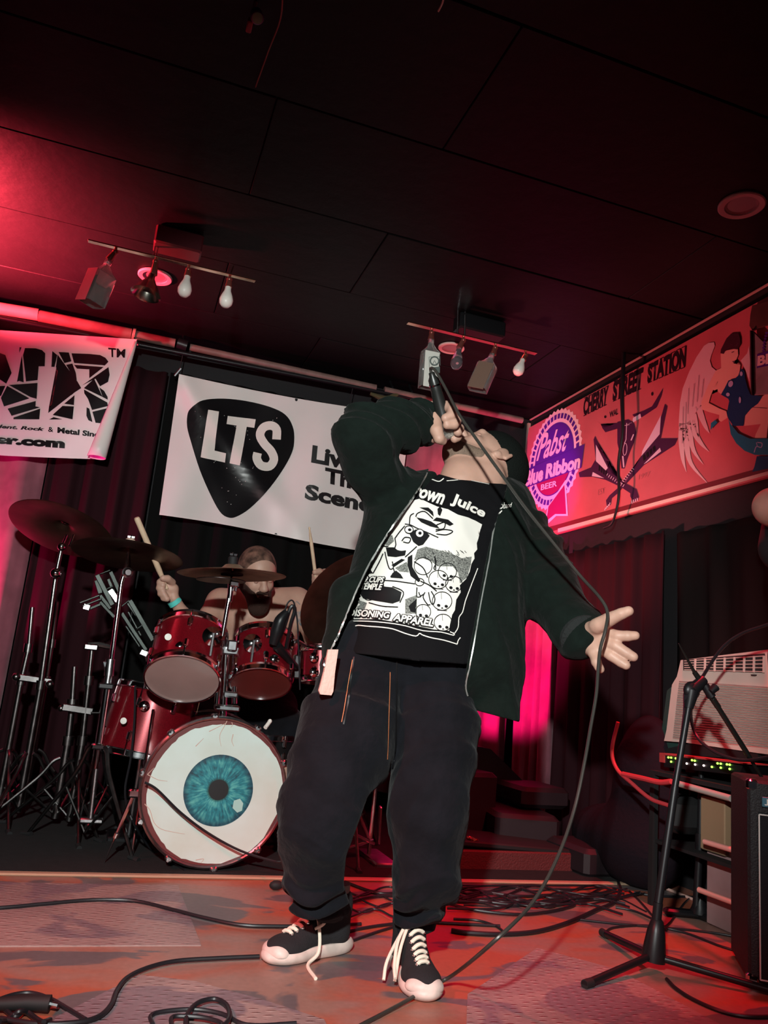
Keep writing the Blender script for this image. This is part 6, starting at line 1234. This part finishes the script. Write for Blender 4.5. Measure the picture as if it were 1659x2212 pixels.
# red hose / strap loops left of the stand
hz = mat('red_pipe', (.55, .05, .06), .35)
MB().tube([PX(1335, 1560, 2.00), PX(1322, 1620, 2.00), PX(1332, 1660, 2.00), PX(1365, 1692, 2.00), PX(1405, 1725, 2.00), PX(1445, 1740, 2.00)], .0075, 8, 6).go('red_hose', hz, None, label='curved red hose on the dark heap left of the microphone stand', cat='hose')
MB().tube([PX(1345, 1672, 2.00), PX(1390, 1682, 2.00), PX(1425, 1690, 2.00), PX(1450, 1688, 2.00)], .010, 8, 4).go('red_tube', hz, None, label='short pink-red tube lying just above the curved hose', cat='tube')
# padded dark bag heap
hp_ = thing('gear_bag', 'large dark rounded gear bag against the right wall beside the air conditioner', 'bag', (2.3, PX(1400, 1600, 2.3)[1], 0)); hb_ = PX(1395, 1640, 2.30)
hbg = uni([ell((2.32, hb_[1], .36), (.13, .20, .36)), ell((2.30, hb_[1] + .06, .16), (.16, .24, .18)), ell((2.34, hb_[1] + .28, .14), (.15, .26, .15))], .06)
sdf_obj('bag_body', lambda p: np.maximum(hbg(p) - wr(p, (.1, .9, .5), 30, .006), -p[:, 2] + .002), np.array([2.05, hb_[1] - .35, 0]), np.array([2.5, hb_[1] + .6, .85]), .012, mat('dark_plum_fabric', (.012, .007, .011), .9, spec=.15, bump=.3, bs=60), hp_)
# black wedge monitor and low amplifier behind the singer
mo = thing('wedge_monitor', 'black wedge stage monitor standing in front of the magenta curtain', 'speaker', (P(1060, 1780, 3.9)[0], 3.9, 0)); Yw = 3.95
wp = [(1000, 1612), (1012, 1608), (1060, 1618), (1130, 1687), (1117, 1758), (1015, 1800), (990, 1795)]
MB().prism([P(*q, Yw) for q in wp], (0, .38, 0)).go('cabinet', tolex, mo, smooth=False)
MB().prism([P(*q, Yw - .012) for q in [(1010, 1620), (1020, 1622), (1016, 1720), (1008, 1740)]], (0, .01, 0)).go('grille_edge', mat('brown_edge', (.05, .035, .03), .6), mo, smooth=False)
q = P(1050, 1790, Yw); MB().box((q[0], Yw + .2, q[2] / 2 - .01), (.16, .15, q[2] / 2 - .012)).go('stand_block', rubber, mo, smooth=False)
lw = thing('bass_amplifier', 'long low dark red cabinet with a black top behind the cables', 'amplifier', (1.55, 3.45, 0))
xl_, xr_ = P(975, 1860, 3.28)[0], P(1260, 1860, 3.28)[0]; zt_ = P(1000, 1838, 3.28)[2]
MB().box(((xl_ + xr_) / 2, 3.45, zt_ / 2 + .001), ((xr_ - xl_) / 2, .16, zt_ / 2), bev=.006).go('cabinet', mat('oxblood_tolex', (.10, .018, .018), .6, bump=.4, bs=150), lw)
MB().box(((xl_ + xr_) / 2 + .02, 3.45, zt_ + .012), ((xr_ - xl_) / 2 - .03, .15, .012), (1, 0, -.05), bev=.006).go('top_panel', rubber, lw)
bh = thing('equipment_pile', 'black heap of cases between the low cabinet and the microphone stands', 'cases', (2.1, 3.6, 0))
for c_, h_ in (((2.02, 3.75, .10), (.16, .24, .10)), ((2.20, 3.35, .06), (.13, .16, .06)), ((2.15, 3.82, .26), (.14, .16, .05)), ((1.75, 3.85, .18), (.14, .16, .18))): MB().box(c_, h_, (1, random.uniform(-.2, .2), 0), bev=.02).go('case', mat('black_case', (.016, .010, .013), .55), bh)
pp = PX(1190, 1748, 2.2)
fy = [P(1135, 1744, 4.3), P(1212, 1733, 4.3), P(1219, 1736, 4.3), P(1219, 1764, 4.3), P(1210, 1769, 4.3), P(1165, 1757, 4.3)]
MB().prism(fy, (.0, .10, .004)).go('folded_paper', mat('pink_paper', (.75, .30, .32), .6), None, smooth=False, label='pink folded paper lying at the foot of the magenta curtain', cat='paper')
mb = MB().box((pp[0] - .0, 4.36, fy[3][2] / 2 - .01), (.12, .06, max(.01, fy[3][2] / 2 - .012)), bev=.004).go('small_case', mat('black_case', (.016, .010, .013), .55), None, label='small black case under the pink folded paper', cat='case')
rg = random.Random(12)
sp_ = np.array([P(1022, 1812, 3.32)[0], 3.33, zt_ + .034]); MB().tube([sp_ + np.array([.03 * math.cos(k * 1.7) * (1 - k / 30), .025 * math.sin(k * 1.7), .012 * math.sin(k * 2.3)]) for k in range(24)], .004, 6, 3).go('chain_tangle', mat('copper_metal', (.6, .22, .14), .25, .9), None, label='small shiny coil of chain on top of the low cabinet', cat='chain')
# ================================================================== PERSON AT THE RIGHT EDGE (only an elbow shows)
ep = P(1668, 1095, 1.95); pr_ = thing('person', 'person outside the right edge, only a bare pink elbow showing', 'person', (ep[0] + .26, 1.95, 0)); x0_ = ep[0]
pb = [cap((np.array([x0_ + .30, 2.0, 1.38]), .11), (np.array([x0_ + .30, 2.0, .95]), .13)), cap((np.array([x0_ + .14, 2.0, 1.42]), .06), (np.array([x0_ + .46, 2.0, 1.42]), .06)), cap((np.array([x0_ + .30, 2.0, 1.45]), .055), (np.array([x0_ + .30, 1.97, 1.58]), .052))]
ec = np.array([x0_ + .30, 1.95, 1.665]); ef = nrm((-.8, -.5, -.05)); eu = np.array([0, 0, 1.]); eu = nrm(eu - ef * (eu @ ef)); es = np.cross(ef, eu); ER = np.stack([ef, es, eu]); EH = lambda a, b, c: ec + 1.1 * (ef * a + es * b + eu * c)
efs, eears = head_fs(EH, ER, 1.1)
pb += chain((np.array([x0_ + .13, 2.0, 1.40]), .06), (ep + np.array([.005, 0, .0]), RP(ep, 38)), (np.array([x0_ + .16, 1.75, ep[2] + .05]), .032), (np.array([x0_ + .20, 1.68, ep[2] + .07]), .028))
pb += chain((np.array([x0_ + .47, 2.0, 1.40]), .06), (np.array([x0_ + .54, 2.0, 1.12]), .045), (np.array([x0_ + .50, 1.80, 1.02]), .03))
for s in (-.10, .10): pb += chain((np.array([x0_ + .30 + s, 2.0, .92]), .10), (np.array([x0_ + .30 + s, 2.0, .5]), .07), (np.array([x0_ + .30 + s, 2.0, .08]), .045), (np.array([x0_ + .30 + s, 1.88, .045]), .04))
def mfing(c, d, s):
    c = np.asarray(c, float); d = nrm(d); s = nrm(s); n_ = np.cross(d, s)
    fs_ = [cap((c, .022), (c + d * .05, .024)), cap((c + s * .018, .018), (c + s * .026 + d * .06, .016)), cap((c - s * .018, .018), (c - s * .026 + d * .06, .016))]
    for k in range(4): a = c + s * (.030 - .020 * k) + d * .065; L = (.052, .060, .056, .042)[k]; fs_ += chain((a, .0095), (a + d * L * .6 + n_ * .006, .009), (a + d * L + n_ * .022, .0075))
    a = c + s * .03; fs_ += chain((a, .011), (a + s * .026 + d * .03, .010), (a + s * .030 + d * .058 + n_ * .01, .008)); return uni(fs_, .004)
ehands = [mfing((x0_ + .20, 1.68, ep[2] + .07), (.3, -.5, .2), (0, .3, 1)), mfing((x0_ + .50, 1.80, 1.02), (-.3, -.8, -.1), (.9, -.2, 0))]
def pbody(p):
    d = smin(uni(pb, .03)(p), smin(uni(efs, .014)(p), uni(eears, .004)(p), .005), .02)
    for g in ehands: d = smin(d, g(p), .008)
    return d
sdf_obj('body', pbody, np.array([x0_ - .1, 1.5, 0]), np.array([x0_ + .68, 2.2, 1.85]), .006, skin, pr_)
sdf_obj('hair', lambda p: np.maximum(ell(EH(-.012, 0, .025), (.115, .094, .112), ER)(p), -((p - EH(.045, 0, .03).astype(np.float32)) @ nrm(-ef * .9 + eu * .3).astype(np.float32))), ec - .2, ec + .2, .007, hairm, pr_)
pcl = uni([pb[0], pb[1], cap((np.array([x0_ + .13, 2.0, 1.40]), .075), (np.array([x0_ + .10, 2.0, 1.30]), .07)), cap((np.array([x0_ + .22, 2.0, .95]), .13), (np.array([x0_ + .22, 2.0, .15]), .08)), cap((np.array([x0_ + .38, 2.0, .95]), .13), (np.array([x0_ + .38, 2.0, .15]), .08))], .03)
sdf_obj('dark_clothes', lambda p: pcl(p) - .012, np.array([x0_ - .1, 1.6, 0]), np.array([x0_ + .65, 2.2, 1.6]), .014, mat('black_cotton', (.012, .012, .014), .9), pr_)

# ================================================================== CABLES ON THE FLOOR
nC = 0
def fcable(pts, r, label, z=.0, m=cablem):
    q = [PF(x, y, r + z) for x, y in pts]; MB().tube(q, r, 8, 6).go('floor_cable', m, None, label=label, cat='cable', group='cables on the stage floor')
fcable([(-120, 1968), (0, 1961), (100, 1952), (200, 1944), (290, 1946), (370, 1964), (440, 1982), (520, 1998), (600, 2001), (700, 2000), (780, 1996)], .0055, 'thick black cable crossing the tread sheet at the left', .003)
fcable([(560, 2066), (470, 2070), (380, 2076), (320, 2090), (275, 2112), (252, 2140), (240, 2170), (215, 2195), (170, 2208), (90, 2212), (0, 2200)], .0055, 'black cable curving from the right sneaker to the bottom left corner', .004)
fcable([(-20, 2165), (30, 2148), (70, 2145), (110, 2158), (140, 2175), (185, 2202)], .0045, 'black cable arching over the plug pile at the bottom left', .004)
fcable([(330, 2212), (325, 2195), (350, 2185), (420, 2180), (480, 2190), (520, 2210), (560, 2215), (640, 2210)], .0045, 'black cable loop at the bottom edge below the sneakers', .004)
fcable([(400, 2230), (405, 2190), (430, 2165), (465, 2158), (490, 2172), (495, 2200), (470, 2222), (430, 2225)], .0052, 'round black cable coil at the bottom edge', .010)
fcable([(380, 2240), (370, 2200), (400, 2195), (450, 2200), (480, 2215), (440, 2240)], .0048, 'inner turn of the cable coil at the bottom edge', .012)
fcable([(700, 2030), (760, 2010), (830, 1998), (905, 1992), (1000, 1996), (1080, 2000)], .005, 'cable running behind both sneakers', .0)
fcable([(690, 2062), (740, 2040), (800, 2018), (850, 2002)], .0045, 'short cable between the sneakers')
fcable([(975, 2010), (1010, 2015), (1080, 2018), (1160, 2012), (1230, 1992), (1290, 1965), (1325, 1950), (1340, 1925), (1335, 1905)], .0075, 'thickest black cable sweeping right of the left sneaker')
fcable([(980, 1985), (1030, 1988), (1070, 2000), (1090, 2014)], .004, 'thin cable meeting the thickest cable')
fcable([(745, 1905), (800, 1925), (840, 1930), (900, 1920), (960, 1915), (1040, 1925), (1110, 1935), (1190, 1935), (1290, 1930), (1330, 1920)], .0055, 'black cable along the carpet edge behind the legs')
fcable([(750, 1950), (800, 1938), (870, 1935), (960, 1950), (1020, 1965), (1110, 1975), (1180, 1970), (1240, 1955), (1220, 1945), (1120, 1955), (1000, 1940)], .0055, 'looped black cable in the pile behind the left leg', .002)
rg = random.Random(21)
for k in range(13):
    x0, y0c = rg.uniform(960, 1010), rg.uniform(1912, 1966); pts = [(x0, y0c)]
    for j in range(6): x0 += rg.uniform(45, 75); pts.append((x0, min(1978, max(1913, y0c + rg.uniform(-16, 16)))))
    fcable(pts, rg.uniform(.0028, .0050), ['thin black cable in the tangled pile right of the singer\'s legs'][0], .003 * (k % 4))
for k in range(5):
    x0 = 750; pts = [(x0 + j * 24, 1925 + 12 * k + 10 * math.sin(j * 1.3 + k * 2)) for j in range(6)]; fcable(pts, .0035, 'thin cable on the floor between the legs of the singer', .002 * k)
fcable([(1240, 1985), (1330, 1995), (1420, 2003), (1500, 2010), (1580, 2022), (1640, 2040)], .0042, 'cable passing behind the front stand base to the right')
fcable([(1305, 2015), (1330, 2003), (1400, 2000), (1480, 2015), (1560, 2045), (1640, 2066)], .004, 'cable from the stand foot tip towards the amplifier')
fcable([(1360, 1925), (1385, 1950), (1420, 1990), (1440, 2010)], .004, 'short cable slanting towards the front stand')
fcable([(1330, 1960), (1370, 1968), (1410, 1985), (1440, 2000), (1500, 1935), (1600, 1940)], .004, 'cable bending behind the front stand pole')
fcable([(1370, 1928), (1420, 1936), (1500, 1938), (1580, 1948), (1650, 1955)], .005, 'cable running along the rear to the shelf rack')
fcable([(1440, 2115), (1460, 2135), (1500, 2160), (1560, 2185), (1620, 2196), (1700, 2195)], .0052, 'black cable curving under the amplifier corner at the bottom right')
fcable([(1440, 1920), (1470, 1932), (1520, 1952), (1545, 1962)], .006, 'pale pink cable lying behind the rear stand base', 0, mat('pale_cable', (.7, .42, .36), .4))
ap = PF(1562, 1972); MB().tube([PF(1542, 1964, .016), PF(1582, 1980, .016)], .016, 14).go('red_can', mat('red_can', (.6, .08, .07), .3), None, label='small red cylinder lying on the floor beside the rear stand foot', cat='can')
# plug pile at bottom left
pl = thing('cable_pile', 'pile of black plugs and coiled cable at the bottom left corner', 'cables', PF(40, 2180))
MB().tube([PF(-30, 2170, .02), PF(60, 2166, .02), PF(108, 2168, .02)], [.012, .015, .017], 12).go('plug', rubber, pl)
MB().tube([PF(108, 2168, .02), PF(125, 2172, .018)], .006, 8).go('plug_tip', dullchrome, pl)
MB().tube([PF(-20 + 16 * k, 2196 + 12 * math.sin(k * 1.1), .012 + .006 * math.sin(k * 2)) for k in range(9)], .0055, 8, 5).go('cable', cablem, pl)
MB().tube([PF(-30 + 14 * k, 2186 + 10 * math.cos(k * 1.4), .01) for k in range(8)], .005, 8, 5).go('cable', cablem, pl)
# small bits on the carpet
MB().ball(PF(597, 1912, .02), .02, 12, (1.3, .8, .8)).go('rubber_tip', rubber, None, label='black rubber crutch tip on the carpet edge beside the trouser leg', cat='rubber tip')
